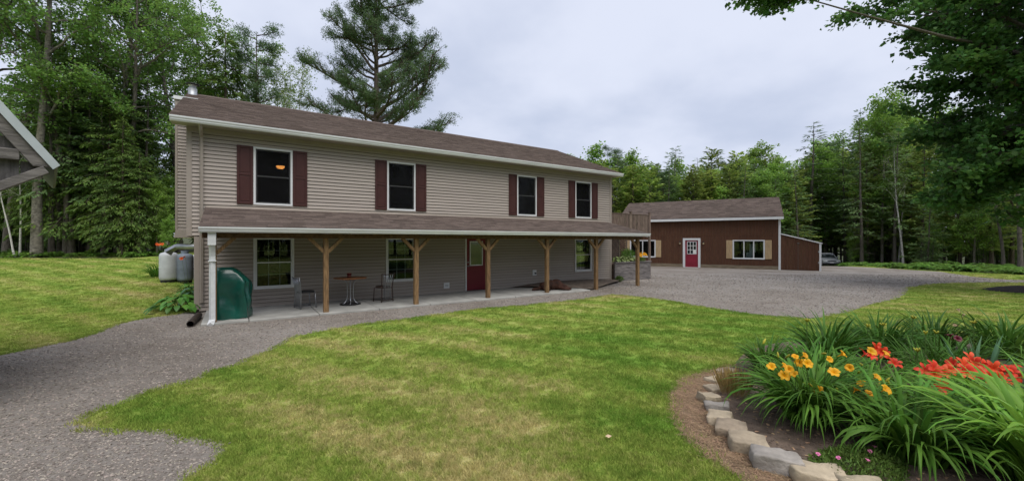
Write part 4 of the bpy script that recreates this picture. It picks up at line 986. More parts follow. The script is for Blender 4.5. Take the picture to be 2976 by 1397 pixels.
def wander(r, p, d, L, n, curl, up=0.0):
    pts = [np.array(p, float)]; d = np.array(d, float); d /= np.linalg.norm(d)
    for i in range(n):
        d = d + r.normal(0, curl, 3) + np.array([0, 0, up]); d /= np.linalg.norm(d); pts.append(pts[-1]+d*L/n)
    return np.array(pts)
def along(pts, t):
    k = t*(len(pts)-1); i = min(int(k), len(pts)-2); f = k-i; return pts[i]*(1-f)+pts[i+1]*f, pts[i+1]-pts[i]
def tree_root(name, trunk_V, trunk_F, bark, leafs, leafm, label, cat, group, loc=(0, 0, 0), rz=0, dead=None):
    o = empty(name, loc, rz, label, cat, group)
    link('trunk', fast_mesh('trunk', trunk_V, trunk_F, bark, True), o)
    if leafs is not None: link('crown', fast_mesh('crown', leafs[0], leafs[1], leafm), o)
    return o
def broadleaf(seed, H, tr, clear, prof, nl, ns, nt, lv, lsize, name, bark, leafm, elev=(10, 45), up=0.06, curl=0.16, lean=0.03, fork=0, spread=0.28, flat=0.6, subfrac=0.42, order=None, drop=0.0, label='', group=None, lasp=0.8, extra=()):
    r = np.random.default_rng(seed); chains = []
    trunk = wander(r, (0, 0, -0.2), (r.normal(0, lean), r.normal(0, lean), 1), H*0.95, 10, 0.03)
    chains.append((trunk, tr*np.concatenate([[1.35], np.linspace(1.0, 0.10, 10)])))
    P, D = [], []
    for i in range(nl+len(extra)):
        t = clear/H + (0.98-clear/H)*(min(1, (i+r.random())/nl))**0.9; hz = t*H; u0 = 0.22
        if i >= nl: t = extra[i-nl][0]/H
        p, d = along(trunk, t)
        az = i*2.4+r.normal(0, 0.4); el = R(r.uniform(*elev)) * (0.6+0.8*t)
        L = max(0.5, prof(hz)*r.uniform(0.72, 1.15)); 
        if i >= nl: _, az, el, L, u0 = extra[i-nl]
        dv = (math.cos(az)*math.cos(el), math.sin(az)*math.cos(el), math.sin(el))
        limb = wander(r, p, dv, L, 7, curl if i < nl else 0.035, up); lr_ = tr*(0.36*(1-t)+0.10)*min(1.4, L/4+0.4)
        chains.append((limb, lr_*np.linspace(1, 0.15, 8)))
        for j in range(ns):
            u = u0+(1-u0)*(j+r.random())/ns; q, dd = along(limb, min(u, 0.99)); dd = dd/np.linalg.norm(dd)
            sd = dd*0.6 + r.normal(0, 0.55, 3)*np.array([1, 1, flat]); Ls = min(L, 5)*subfrac*r.uniform(0.6, 1.1)*(1.15-0.5*u)
            sub = wander(r, q, sd, Ls, 4, curl*1.1, up*0.5-drop); chains.append((sub, lr_*0.32*np.linspace(1, 0.2, 5)))
            for k in range(nt):
                q2, d2 = along(sub, min(0.99, 0.2+0.8*(k+r.random())/nt)); d2 = d2/np.linalg.norm(d2)
                tw = wander(r, q2, d2*0.7+r.normal(0, 0.6, 3)*np.array([1, 1, flat]), Ls*0.42*r.uniform(0.6, 1.2), 2, 0.15, -drop)
                if k % 2 == 0: chains.append((tw, [0.010, 0.006, 0.003]))
                tt = r.random(lv)[:, None]; P.append(tw[0]*(1-tt)+tw[2]*tt + r.normal(0, spread*lsize*4, (lv, 3))*np.array([1, 1, flat])); D.append(np.repeat((tw[2]-tw[0])[None], lv, 0))
    P = np.concatenate(P); D = unit(np.concatenate(D)) + r.normal(0, 0.7, P.shape); D[:, 2] -= 0.25
    Nn = r.normal(0, 0.55, P.shape) + np.array([0, 0, 1.0]); sz = lsize*r.uniform(0.7, 1.3, len(P))
    TV, TF = tube_arrays(chains[:1], 10); BV, BF = tube_arrays([(c[0], c[1]) for c in chains[1:]], 5)
    V = np.concatenate([TV, BV]); F = np.concatenate([TF, BF+len(TV)])
    return tree_root(name, V, F, bark, leaf_arrays(P, D, Nn, sz, sz*lasp), leafm, label, 'tree', group)
def conifer(seed, H, tr, clear, Rm, per_m, nspray, sl, name, bark, leafm, droop=0.25, upt=0.0, dead=14, shape=0.85, tipw=0.3, gap=0.12, aspect=0.30, label='', group=None, side=0.55):
    r = np.random.default_rng(seed); trunk = wander(r, (0, 0, -0.2), (r.normal(0, 0.012), r.normal(0, 0.012), 1), H+0.2, 12, 0.012)
    chains = [(trunk, tr*np.concatenate([[1.3], np.linspace(1.0, 0.06, 12)]))]; P, D, Nn = [], [], []
    n = int((H-clear)*per_m)
    for i in range(n):
        if r.random() < gap: continue
        f = (i+r.random())/n; z = clear+(H-clear)*f; p, _ = along(trunk, min(0.995, (z+0.2)/(H+0.2)))
        az = i*2.4+r.normal(0, 0.5); L = Rm*((1-f)**shape)*(0.55+0.45*min(1, f*5+0.35))*r.uniform(0.6, 1.12)+tipw*r.uniform(0.5, 1)
        d = np.array([math.cos(az), math.sin(az), upt+0.55*f-0.15+r.normal(0, 0.08)]); b = wander(r, p, d, L, 5, 0.06, -droop*0.3)
        b[-1, 2] += 0.04*L
        chains.append((b, (0.010+0.016*L/3)*np.linspace(1, 0.25, 6)))
        k = max(4, int(nspray*L/Rm)); tt = (0.12+0.88*r.random(k)**0.8); idx = np.minimum((tt*5).astype(int), 4); fr = (tt*5-idx)[:, None]
        pos = b[idx]*(1-fr)+b[idx+1]*fr; dd = unit(b[idx+1]-b[idx]); sidev = unit(np.cross(dd, np.array([0, 0, 1.0]))); sg = r.choice([-1, 1], k)[:, None]
        w = (1-0.75*tt)[:, None]*L*0.30*r.random((k, 1))
        P.append(pos+sidev*sg*w+np.array([0, 0, -1])*w*droop*0.8+r.normal(0, 0.04, pos.shape)); D.append(dd*0.8+sidev*sg*side+np.array([0, 0, -droop])*r.random((k, 1))*1.2+r.normal(0, 0.2, pos.shape)); Nn.append(np.array([0, 0, 1.0])+r.normal(0, 0.35, pos.shape))
    for i in range(dead):
        z = clear*(0.25+0.75*r.random()); p, _ = along(trunk, (z+0.2)/(H+0.2)); az = r.random()*6.28; L = Rm*r.uniform(0.2, 0.65)
        chains.append((wander(r, p, (math.cos(az), math.sin(az), -0.1+0.2*r.random()), L, 4, 0.15, -0.04), 0.014*np.linspace(1, 0.3, 5)))
    P = np.concatenate(P); D = np.concatenate(D); Nn = np.concatenate(Nn); sz = sl*r.uniform(0.6, 1.25, len(P))
    TV, TF = tube_arrays(chains[:1], 9); BV, BF = tube_arrays(chains[1:], 4)
    return tree_root(name, np.concatenate([TV, BV]), np.concatenate([TF, BF+len(TV)]), bark, leaf_arrays(P, D, Nn, sz, sz*aspect, 0.1, 0.4), leafm, label, 'tree', group)
def pine(seed, H, tr, clear, Rm, nl, name, label, group=None, ntuft=5, nn=26, big=None):
    r = np.random.default_rng(seed); trunk = wander(r, (0, 0, -0.2), (0.01, 0, 1), H, 12, 0.012)
    chains = [(trunk, tr*np.concatenate([[1.2], np.linspace(1.0, 0.10, 12)]))]; P, D = [], []
    limbs = [(clear+(H-clear)*((i+0.5*r.random())/nl), i*2.4+r.normal(0, 0.7), r.uniform(0.45, 1.15), R(r.uniform(-6, 34)), r.uniform(0.0, 0.06)) for i in range(nl)]
    limbs += big or []
    for (z, az, lm, el, up) in limbs:
        f = (z-clear)/(H-clear); p, _ = along(trunk, min(0.99, (z+0.2)/H)); L = Rm*lm*(1-max(0, f)**1.6*0.75)
        b = wander(r, p, (math.cos(az)*math.cos(el), math.sin(az)*math.cos(el), math.sin(el)), L, 8, 0.10, up); lr_ = 0.025+0.022*L
        chains.append((b, lr_*np.linspace(1, 0.18, 9)))
        ns = int(6+L*2.6)
        for j in range(ns):
            u = 0.28+0.72*(j+r.random())/ns; q, dd = along(b, min(u, 0.99)); dd = dd/np.linalg.norm(dd); sv = np.cross(dd, [0, 0, 1]); sv /= max(1e-6, np.linalg.norm(sv))
            s_ = dd*0.75+sv*r.choice([-1, 1])*r.uniform(0.3, 0.9)+np.array([0, 0, r.uniform(-0.1, 0.5)]); Ls = (0.30*L*(1.25-u)+0.5)*r.uniform(0.6, 1.2)
            sub = wander(r, q, s_, Ls, 4, 0.10, 0.06); chains.append((sub, lr_*0.28*np.linspace(1, 0.3, 5)))
            for k in range(ntuft):
                c, d2 = along(sub, min(0.99, 0.25+0.75*(k+r.random())/ntuft)); c = c+r.normal(0, 0.22, 3)*np.array([1, 1, 0.6])
                v = unit(unit(d2[None])*0.5+r.normal(0, 0.75, (nn, 3))*np.array([1, 1, 0.7])+np.array([0, 0, 0.15])); P.append(c+r.normal(0, 0.10, (nn, 3))); D.append(v)
    P = np.concatenate(P); D = np.concatenate(D); Nn = r.normal(0, 1, P.shape)
    TV, TF = tube_arrays(chains[:1], 10); BV, BF = tube_arrays(chains[1:], 5)
    return tree_root(name, np.concatenate([TV, BV]), np.concatenate([TF, BF+len(TV)]), 'bark_brown', leaf_arrays(P, D, Nn, 0.18*r.uniform(0.7, 1.3, len(P)), 0.040, 0.0, 0.5), 'needle_pine', label, 'tree', group)
USED = set()
def plant(proto, x, y, sc=1.0, rz=None, label=None, group=None, dz=0.0, sz=None):
    o = proto if proto.name not in USED else copy_tree(proto); USED.add(proto.name)
    o.location = (x, y, ground(x, y)+dz); o.rotation_euler = (0, 0, random.random()*6.28 if rz is None else rz); o.scale = (sc, sc, sc*(sz or 1))
    if label: o['label'] = label
    if group: o['group'] = group
    return o

# the maple at the right edge
mp_ = broadleaf(11, 15.5, 0.25, 4.3, lambda z: 2.4+0.50*(z-4.3) if z < 11 else max(1.5, 6.6-0.6*(z-11)), 58, 9, 7, 26, 0.175, 'maple_tree', 'bark_grey', 'leaf_maple', (2, 32), 0.02, 0.12, flat=0.42, spread=0.30, subfrac=0.40, drop=0.03, label='broad dark leaved maple rising from the mulch ring', lasp=0.95, extra=((9.6, math.pi+0.17, 0.085, 12.0, 0.88), (4.0, math.pi-0.1, 0.0, 3.6, 0.3), (3.6, math.pi+0.9, 0.05, 3.4, 0.3), (5.0, math.pi+0.2, 0.02, 5.2, 0.35)))
plant(mp_, 20.3, 15.9, 1.0, 0.0)

# woods on the left
hem = [conifer(21, 17, 0.21, 2.0, 4.1, 11.0, 130, 0.34, 'hemlock_tree', 'bark_brown', 'needle_hemlock', 0.55, 0.0, 8, 0.75, 0.3, 0.06, 0.32),
       conifer(22, 14, 0.19, 3.0, 3.8, 11.0, 120, 0.34, 'hemlock_tree', 'bark_brown', 'needle_hemlock', 0.55, 0.0, 8, 0.7, 0.3, 0.08, 0.32)]
pop = [broadleaf(31, 25, 0.24, 9.0, lambda z: max(1.2, 4.2-0.10*abs(z-16)), 24, 6, 5, 15, 0.17, 'poplar_tree', 'bark_pale', 'leaf_poplar', (15, 55), 0.05, 0.20, spread=0.34, subfrac=0.40),
       broadleaf(32, 23, 0.22, 8.0, lambda z: max(1.2, 4.8-0.12*abs(z-15)), 20, 7, 5, 15, 0.17, 'poplar_tree', 'bark_grey', 'leaf_poplar', (10, 50), 0.05, 0.22, spread=0.34, subfrac=0.42)]
lightb = [broadleaf(41, 9, 0.09, 1.2, lambda z: max(0.7, 2.2-0.12*abs(z-4)), 26, 5, 4, 13, 0.17, 'young_maple', 'bark_grey', 'leaf_light', (20, 55), 0.05, 0.15, spread=0.30),
          broadleaf(42, 12, 0.11, 2.5, lambda z: max(0.7, 2.4-0.12*abs(z-7)), 30, 5, 4, 13, 0.17, 'young_maple', 'bark_pale', 'leaf_light', (25, 60), 0.05, 0.15, spread=0.30)]
spr = [conifer(51, 15, 0.16, 4.5, 2.4, 6.0, 55, 0.36, 'spruce_tree', 'bark_grey', 'needle_spruce', 0.25, 0.0, 30, 0.8, 0.25, 0.15, 0.30),
       conifer(52, 13, 0.15, 2.5, 2.2, 7.0, 55, 0.36, 'spruce_tree', 'bark_grey', 'needle_spruce', 0.22, 0.1, 24, 0.8, 0.25, 0.12, 0.30),
       conifer(53, 7, 0.08, 0.3, 1.7, 9.0, 55, 0.30, 'spruce_tree', 'bark_grey', 'needle_spruce', 0.15, 0.2, 0, 0.85, 0.2, 0.05, 0.32)]
ced = [conifer(61, 11.5, 0.13, 1.5, 1.9, 10.0, 60, 0.32, 'cedar_tree', 'bark_brown', 'needle_cedar', 0.18, 0.35, 6, 0.6, 0.3, 0.05, 0.45),
       conifer(62, 10, 0.12, 1.0, 1.7, 11.0, 60, 0.32, 'cedar_tree', 'bark_brown', 'needle_cedar', 0.18, 0.35, 4, 0.65, 0.3, 0.05, 0.45)]
wp = pine(71, 17, 0.19, 5.5, 3.6, 30, 'pine_tree', '', None, 4, 18)
bir = [broadleaf(81, 19, 0.12, 8.0, lambda z: max(0.8, 2.4-0.1*abs(z-13)), 20, 5, 4, 7, 0.13, 'birch_tree', 'bark_birch', 'leaf_birch', (30, 65), 0.03, 0.12, spread=0.4),
       broadleaf(82, 13, 0.10, 7.0, lambda z: max(0.8, 2.0-0.1*abs(z-10)), 14, 4, 4, 8, 0.13, 'birch_tree', 'bark_birch', 'leaf_birch', (30, 65), 0.03, 0.12, lean=0.10, spread=0.4)]
GL_ = 'woods beyond the side lawn'
def woods(proto, px, Y, sc=1.0, label='', group=GL_, rz=None, sz=None): return plant(proto, at(px, Y), Y, sc, rz, label, group, -0.05, sz)
HEML = 'dark drooping hemlock in the woods beside the shed'
for (px, Y, sc, k) in ((215, 29.0, 0.92, 0), (300, 28.2, 0.78, 1), (375, 29.5, 0.80, 0), (412, 31.0, 0.70, 1), (150, 33, 1.0, 1), (120, 30, 0.75, 1), (260, 30.5, 0.95, 0), (405, 28, 0.5, 1), (350, 27.6, 0.55, 0), (180, 31, 0.9, 1), (330, 33.5, 0.95, 0), (255, 36, 1.0, 0), (60, 35, 1.0, 0), (-60, 31, 1.0, 1)): woods(hem[k], px, Y, sc, HEML)
POPL = 'tall poplar with crooked limbs rising above the hemlocks'
for (px, Y, sc, k, rz) in ((107, 26.8, 1.05, 0, 0.5), (205, 28.2, 1.0, 1, 1.5), (345, 29.0, 1.0, 0, 2.5), (385, 30.0, 0.98, 1, 3.4), (20, 30, 1.0, 1, 5.0), (520, 34, 0.98, 0, 4.2), (585, 38, 1.05, 1, 0.2), (-70, 27, 1.0, 0, 2.0), (450, 37, 1.0, 1, 2.2)): woods(pop[k], px, Y, sc, POPL, rz=rz)
BIRL = 'thin white trunked birch standing in the woods beside the shed'
for (px, Y, sc, k) in ((45, 27.2, 0.55, 1), (58, 27.6, 0.50, 0)): woods(bir[k], px, Y, sc, BIRL)
woods(bir[0], 850, 40, 1.12, 'sparse pale birch rising between the two pines behind the house', None)
woods(bir[0], 790, 42, 1.1, 'sparse pale birch leaning beside the slender pine behind the house', None)
woods(pop[1], 655, 44, 1.0, 'leafy poplar filling in behind the chimney', None)
woods(lightb[1], 900, 46, 1.15, 'light green treetops showing just over the house ridge', 'treetops over the ridge')
woods(bir[1], 815, 41, 1.35, 'leaning thin birch rising behind the house roof', None)
woods(wp, 740, 37, 1.22, 'slender pine behind the chimney end of the house', None, 0.3)
woods(hem[1], 655, 36, 1.42, 'dark conifer tops rising just behind the chimney', 'conifers behind the chimney'); woods(hem[0], 600, 39, 1.22, 'dark conifer tops rising just behind the chimney', 'conifers behind the chimney')
for k in range(60):                                        # deeper rows of the left woods
    Y = random.uniform(34, 58); px = random.uniform(-120, 425); woods(random.choice(spr[:2]+ced+lightb), px, Y, random.uniform(0.8, 1.25), 'forest tree deep in the woods beyond the side lawn', 'deep woods beyond the side lawn')
for (px, Y, sc, k) in ((470, 30, 0.62, 0), (500, 33, 0.75, 0), (455, 28.5, 0.42, 1), (520, 38, 0.8, 1), (490, 27.5, 0.30, 0)): woods(lightb[k], px, Y, sc, 'light green young maple at the woods edge behind the gas tanks', 'young maples behind the gas tanks')
for (px, Y) in ((150, 27.8), (172, 28.6), (190, 28.0), (236, 29.5), (262, 28.9), (288, 29.8), (312, 28.6), (340, 30), (362, 29.2), (398, 30.5), (420, 29.8)): woods(spr[0], px, Y, random.uniform(0.8, 1.0), 'straight conifer trunk in the woods row beyond the side lawn', 'trunk row beyond the side lawn')

for k in range(70):
    px = random.uniform(-80, 455); Y = random.uniform(30, 44); woods(random.choice([lightb[0], lightb[0], spr[2]]), px, Y, random.uniform(0.3, 0.6), 'understory sapling in the shade of the side lawn woods', 'saplings under the side lawn woods')
# the big pine behind the house
big = pine(73, 27, 0.36, 9.6, 6.0, 64, 'pine_tree', 'large open crowned white pine towering behind the middle of the house', None, 6, 22,
           [(10.6, 0.15, 1.35, R(28), 0.05), (11.0, 3.3, 1.1, R(12), 0.0), (12.3, 0.05, 1.15, R(40), 0.06), (13.5, 3.0, 1.2, R(28), 0.02), (12.0, 5.6, 0.9, R(20), 0.03), (15.5, 0.2, 1.1, R(30), 0.05), (15.8, 3.4, 1.0, R(35), 0.04)])
plant(big, at(1090, 34), 34, 1.0, 0.0)
# low bushes that show above the roof line near the pine
plant(lightb[0], at(990, 45), 45, 1.3, None, 'light green treetops showing just over the house ridge', 'treetops over the ridge')

# woods behind the workshop and round the driveway
MIX = [(spr[0], 'grey green spruce in the woods behind the workshop', 3), (spr[1], 'grey green spruce in the woods behind the workshop', 3), (ced[0], 'yellowish green cedar in the woods behind the workshop', 3), (ced[1], 'yellowish green cedar in the woods behind the workshop', 3), (lightb[1], 'bright green leafy tree in the woods behind the workshop', 3), (lightb[0], 'bright green leafy tree in the woods behind the workshop', 2), (wp, 'feathery pine in the woods behind the workshop', 2)]
bag = [m for m in MIX for _ in range(m[2])]
hts = {spr[0].name: 15, spr[1].name: 13, ced[0].name: 11.5, ced[1].name: 10, lightb[1].name: 12, lightb[0].name: 9, wp.name: 17}
def topY(px):                                              # tree line height in the photograph
    pts = [(1680, 470), (1800, 462), (1900, 470), (2050, 462), (2150, 440), (2230, 470), (2330, 480), (2400, 420), (2500, 425), (2700, 430), (2976, 430), (3300, 430)]
    for (a, b), (c, d) in zip(pts[:-1], pts[1:]):
        if a <= px <= c: return b+(d-b)*(px-a)/(c-a)
    return 460
rngp = random.Random(5)
for row, (Y0, n) in enumerate(((43, 26), (47, 26), (52, 28), (58, 28))):
    for k in range(n):
        px = 1640+ (1000 if row else 720)*(k+rngp.random())/n; Y = Y0+rngp.uniform(-2, 2); pr_, lb_, _ = rngp.choice(bag)
        if px > 2325 and Y < 53: Y += 9
        x = at(px, Y); H = (CYP-topY(px)+rngp.uniform(-38, 22)-(12 if row == 0 else 0)*2)*Y/FPX+CAMH-ground(x, Y); sc = H/hts[pr_.name]*rngp.uniform(0.9, 1.06)
        wd = 1.3; plant(pr_, x, Y, min(1.7, sc)*wd, rngp.random()*6.28, lb_, lb_, -0.05, 1/wd)
# individual trees at the forest edge on the right
EDGE = 'trees along the driveway edge'
for (px, Y, pr_, sc, sz, lb_) in (
    (2540, 45, lightb[1], 1.38, 1.0, 'tall airy leafy tree rising over the driveway woods'), (2590, 46, lightb[1], 1.42, 1.05, 'tall airy leafy tree rising over the driveway woods'), (2655, 45, lightb[1], 1.40, 1.0, 'tall airy leafy tree rising over the driveway woods'), (2485, 47, spr[0], 1.18, 1.0, None), (2710, 44, lightb[1], 1.35, 1.0, 'tall airy leafy tree rising over the driveway woods'),
    (2352, 50, spr[0], 1.16*1.45, 1/1.45, 'tall thin spruce rising right behind the lean to'), (2400, 52, lightb[1], 1.25, 1.0, 'bright green tree beside the tall thin spruce'),
    (2456, 50, spr[0], 1.08, 1.0, None), (2504, 42, spr[1], 1.06, 1.1, None), (2524, 44, ced[0], 1.1, 1.0, None), (2470, 52, ced[0], 1.3, 1.0, None),
    (2562, 43, lightb[1], 1.2, 1.2, 'airy tall young tree with leaning top at the driveway edge'), (2600, 41, spr[0], 0.95, 1.0, None), (2612, 42, bir[1], 0.95, 1.0, 'pale birch trunk among the conifers at the driveway edge'),
    (2625, 40, bir[0], 0.72, 1.0, 'pale birch trunk among the conifers at the driveway edge'), (2640, 43, ced[1], 1.3, 1.0, None), (2580, 46, ced[0], 1.25, 1.0, None), (2680, 40, ced[0], 1.1, 1.0, None),
    (2698, 34.5, spr[2], 0.95, 1.0, 'small bright spruce at the edge of the gravel turn'), (2745, 36, lightb[0], 0.8, 1.0, None), (2790, 35, ced[1], 1.05, 1.0, None), (2830, 33, lightb[0], 0.78, 1.0, None), (2880, 33, ced[0], 1.0, 1.0, None),
    (2915, 31, pop[1], 0.45, 1.0, None), (2965, 29, spr[0], 0.85, 1.0, None), (2940, 34, ced[1], 1.2, 1.0, None), (3020, 30, spr[1], 1.0, 1.0, None), (2720, 42, spr[1], 1.1, 1.0, None), (2760, 44, spr[0], 1.05, 1.0, None), (2810, 41, ced[0], 1.15, 1.0, None), (2860, 39, spr[1], 1.0, 1.0, None), (3060, 34, ced[0], 1.1, 1.0, None), (2900, 40, lightb[1], 1.0, 1.0, None), (2980, 38, ced[1], 1.3, 1.0, None)):
    kind = 'spruce' if pr_ in spr else 'cedar' if pr_ in ced else 'leafy tree'
    plant(pr_, at(px, Y), Y, sc, None, lb_ or 'slim %s at the woods edge right of the small bright spruce' % kind if px > 2700 else lb_ or 'slim %s at the woods edge beyond the parked car' % kind, EDGE, -0.05, sz)
for k in range(46):                                        # deeper rows on the right
    Y = rngp.uniform(44, 66); px = rngp.uniform(2420, 3250); pr_ = rngp.choice(spr[:2]+ced+ced+[lightb[1]])
    if px > 2750: Y *= 0.85
    elif px < 2520: Y = max(Y, 53)
    plant(pr_, at(px, Y), Y, rngp.uniform(0.95, 1.3), None, 'forest tree deep in the woods right of the driveway', 'deep woods right of the driveway', -0.05)
# invented tree line behind the viewpoint, added to darken the window reflections
for k in range(60):
    a = R(210+165*k/59); d = rngp.uniform(26, 38)+(16 if k > 48 else 0); pr_ = rngp.choice([hem[0], hem[1], hem[0], ced[0], spr[1]])
    plant(pr_, d*1.25*math.cos(a), d*math.sin(a), rngp.uniform(1.0, 1.3), None, 'added unseen tree behind the viewpoint to darken the window reflections', 'added trees behind the viewpoint for dark window reflections', -0.05)

# ------------------------------------------------------------------ garden plants
def blade_mesh(seed, e0, e1, wid, twist=0.0, n=9, power=1.5, m='daylily_leaf'):
    r = random.Random(seed); mb = MB(); p = Vector((0, 0, 0)); az = 0.0; rows = []
    for i in range(n+1):
        t = i/n; e = e0+(e1-e0)*t**power; d = Vector((math.cos(e)*math.cos(az), math.cos(e)*math.sin(az), math.sin(e)))
        w = wid*(0.55+0.6*math.sin(math.pi*min(1, t*0.75+0.2)))*(1 if t < 0.6 else max(0.03, 1-((t-0.6)/0.4)**1.6)); sv = Vector((-math.sin(az), math.cos(az), 0)); up = d.cross(sv)*-1
        a = twist*t; sv2 = sv*math.cos(a)+up*math.sin(a)
        rows.append((p+sv2*w+up*w*0.35, p.copy(), p-sv2*w+up*w*0.35)); p = p+d/n; az += r.uniform(-0.05, 0.05)
    for a in rows: mb.v += [tuple(v) for v in a]
    for i in range(n):
        for k in range(2): mb.f.append((i*3+k, i*3+k+1, (i+1)*3+k+1, (i+1)*3+k))
    return mb.mesh('leaf', m, True)
def blade_set(m, wid, arch):
    out = []
    for k in range(14):
        e0 = R(random.uniform(62, 88)); out.append(blade_mesh(k, e0, e0-R(random.uniform(*arch)), wid*random.uniform(0.8, 1.2), random.uniform(-0.8, 0.8), 9, random.uniform(1.1, 1.9), m))
    return out
BL = {'mid': blade_set('daylily_leaf', 0.017, (70, 165)), 'dark': blade_set('daylily_leaf_dark', 0.015, (60, 150)), 'pale': blade_set('daylily_leaf_pale', 0.021, (45, 130)), 'fine': blade_set('daylily_leaf_dark', 0.009, (40, 140)), 'iris': blade_set('iris_leaf', 0.024, (8, 30))}
def clump(x, y, n, L, kind, spread, label, name='daylily', cat='flower plant', group=None, mass=1.6):
    o = empty(name, (x, y, ground(x, y)+0.03), random.random()*6.28, label, cat, group)
    for k in range(n):
        me = random.choice(BL[kind]); c = link('leaf', me, o); a = random.random()*6.283; rr_ = spread*math.sqrt(random.random())
        c.location = (rr_*math.cos(a), rr_*math.sin(a), 0); c.rotation_euler = (0, random.uniform(-0.15, 0.15), a+random.gauss(0, 0.7)); q = L*random.uniform(0.62, 1.12); c.scale = (q, q, q)
    if mass:
        Vs, Fs, off = [], [], 0
        for k in range(int(n*mass)):
            me = random.choice(BL[kind]); nv = len(me.vertices); co = np.empty(nv*3, np.float32); me.vertices.foreach_get('co', co); a = random.random()*6.283; rr_ = spread*math.sqrt(random.random())
            M_ = Matrix.Translation((rr_*math.cos(a), rr_*math.sin(a), 0)) @ Matrix.Rotation(a+random.gauss(0, 0.7), 4, 'Z') @ Matrix.Diagonal((*(L*random.uniform(0.45, 1.05),)*3, 1)); M_ = np.array(M_)
            Vs.append(co.reshape(-1, 3) @ M_[:3, :3].T+M_[:3, 3]); fc = np.empty(len(me.loops), np.int32); me.loops.foreach_get('vertex_index', fc); Fs.append(fc.reshape(-1, 4)+off); off += nv
        tag(link('inner_leaves', fast_mesh('inner_leaves', np.concatenate(Vs), np.concatenate(Fs), BL[kind][0].materials[0].name, True), o), kind='stuff')
    return o
def flower_mesh(m, seed, n=6, r=0.06, open_=1.0, wid=0.42):
    rd = random.Random(seed); mb = MB()
    for k in range(n):
        a = 2*math.pi*k/n+rd.uniform(-0.12, 0.12); w = r*wid*(1.15 if k % 2 else 0.8); lift = 0.0 if k % 2 else 0.004; rows = []
        prof = [(0.05, 0.0, 0.25), (0.30, 0.34, 0.7), (0.62, 0.55, 1.0), (0.88, 0.55*(1.05-0.1*open_), 0.75), (1.05, 0.42+rd.uniform(-.1, .08), 0.10)]
        for (rr_, z, ww) in prof:
            c = Vector((math.cos(a)*rr_*r*open_, math.sin(a)*rr_*r*open_, z*r*(1.6-0.6*open_)+lift)); sv = Vector((-math.sin(a), math.cos(a), 0))*w*ww
            rows.append((c+sv+Vector((0, 0, 0.12*w)), c, c-sv+Vector((0, 0, 0.12*w))))
        b = len(mb.v)
        for q in rows: mb.v += [tuple(v) for v in q]
        for i in range(len(prof)-1):
            for j in range(2): mb.f.append((b+i*3+j, b+i*3+j+1, b+(i+1)*3+j+1, b+(i+1)*3+j))
    mb.tube([(0, 0, -r*0.7), (0, 0, 0.0)], [r*0.05, r*0.10], 6)
    return mb.mesh('flower', m, True)
FY = [flower_mesh('petal_yellow', k, 6, 0.058, random.uniform(0.75, 1.1)) for k in range(5)]; FR = [flower_mesh('petal_red', 20+k, 6, 0.075, random.uniform(0.9, 1.3), 0.27) for k in range(5)]
FO = [flower_mesh('petal_orange', 30+k, 6, 0.06, 1.0, 0.36) for k in range(2)]
BUD = MB().lathe([(0.002, 0), (0.008, 0.01), (0.011, 0.03), (0.008, 0.05), (0.002, 0.062)], 8).mesh('bud', 'bud', True)
def put_flower(plant_o, me, px, py, Y, base, facing=0.55, sc=1.0, name='flower', stemr=0.0035):
    M_ = Matrix.Translation(plant_o.location) @ Matrix.Rotation(plant_o.rotation_euler.z, 4, 'Z'); inv = M_.inverted()
    P = Vector((at(px, Y), Y, CAMH-(py-CYP)*Y/FPX)); lp = inv @ P; f = link(name, me, plant_o)
    d = Vector((random.gauss(0, 0.5)-0.2*P.x/Y, -facing+random.gauss(0, 0.35), random.uniform(0.25, 0.9))).normalized(); dl = (inv.to_3x3() @ d).normalized()
    f.location = lp; f.rotation_euler = dl.to_track_quat('Z', 'Y').to_euler(); f.scale = (sc,)*3
    b = Vector(base); e = lp-dl*0.03*sc; mid = b.lerp(e, 0.6)+Vector((random.gauss(0, .02), random.gauss(0, .02), 0.06))
    MB().tube([b, b.lerp(mid, 0.5)+Vector((0, 0, 0.04)), mid, e], [stemr*1.2, stemr, stemr, stemr*0.8], 5, False).build('stem', 'stem', plant_o, True)
def r7(x, y): return 1900+x/2.21, 850+y/2.21
yl = clump(3.16, 4.42, 190, 0.95, 'mid', 0.20, 'daylily clump with golden yellow trumpet flowers beside the stone edging')
for i, (a, b) in enumerate([(905, 418), (958, 408), (938, 448), (982, 457), (757, 480), (828, 474), (866, 496), (905, 526), (838, 536), (1122, 430), (1200, 400), (1260, 487), (1155, 516), (1422, 545), (1338, 590), (1290, 630), (1372, 655), (1065, 630), (1480, 626), (1390, 382), (1480, 400)]):
    px, py = r7(a, b); put_flower(yl, FY[i % 5], px, py, 3.8+0.35*random.random(), (random.gauss(0, .06), random.gauss(0, .06), 0.05), 0.6, random.uniform(0.6, 0.92))
for (a, b) in [(955, 600), (1105, 680), (1180, 640), (1145, 680), (1205, 710), (1310, 520), (1300, 560), (1430, 610), (1515, 590), (1485, 575), (800, 420), (700, 330), (1075, 390), (1020, 605), (1355, 480), (845, 420)]:
    px, py = r7(a, b); put_flower(yl, BUD, px, py, 4.1+0.4*random.random(), (random.gauss(0, .06), random.gauss(0, .06), 0.05), 0.3, 1.1, 'bud')
clump(3.55, 3.68, 150, 0.86, 'mid', 0.22, 'arching green daylily clump without flowers beside the ground cover')
clump(4.30, 3.90, 110, 0.80, 'mid', 0.22, 'low green daylily clump between the yellow flowers and the pale tall blades')
clump(4.15, 3.22, 120, 1.12, 'pale', 0.20, 'tall clump of broad pale green blades at the front of the bed')
clump(4.75, 3.55, 70, 1.00, 'pale', 0.20, 'clump of pale green blades in front of the red lilies')
clump(3.70, 6.05, 110, 0.62, 'dark', 0.16, 'dark fine leaved tuft at the far end of the stone edging')
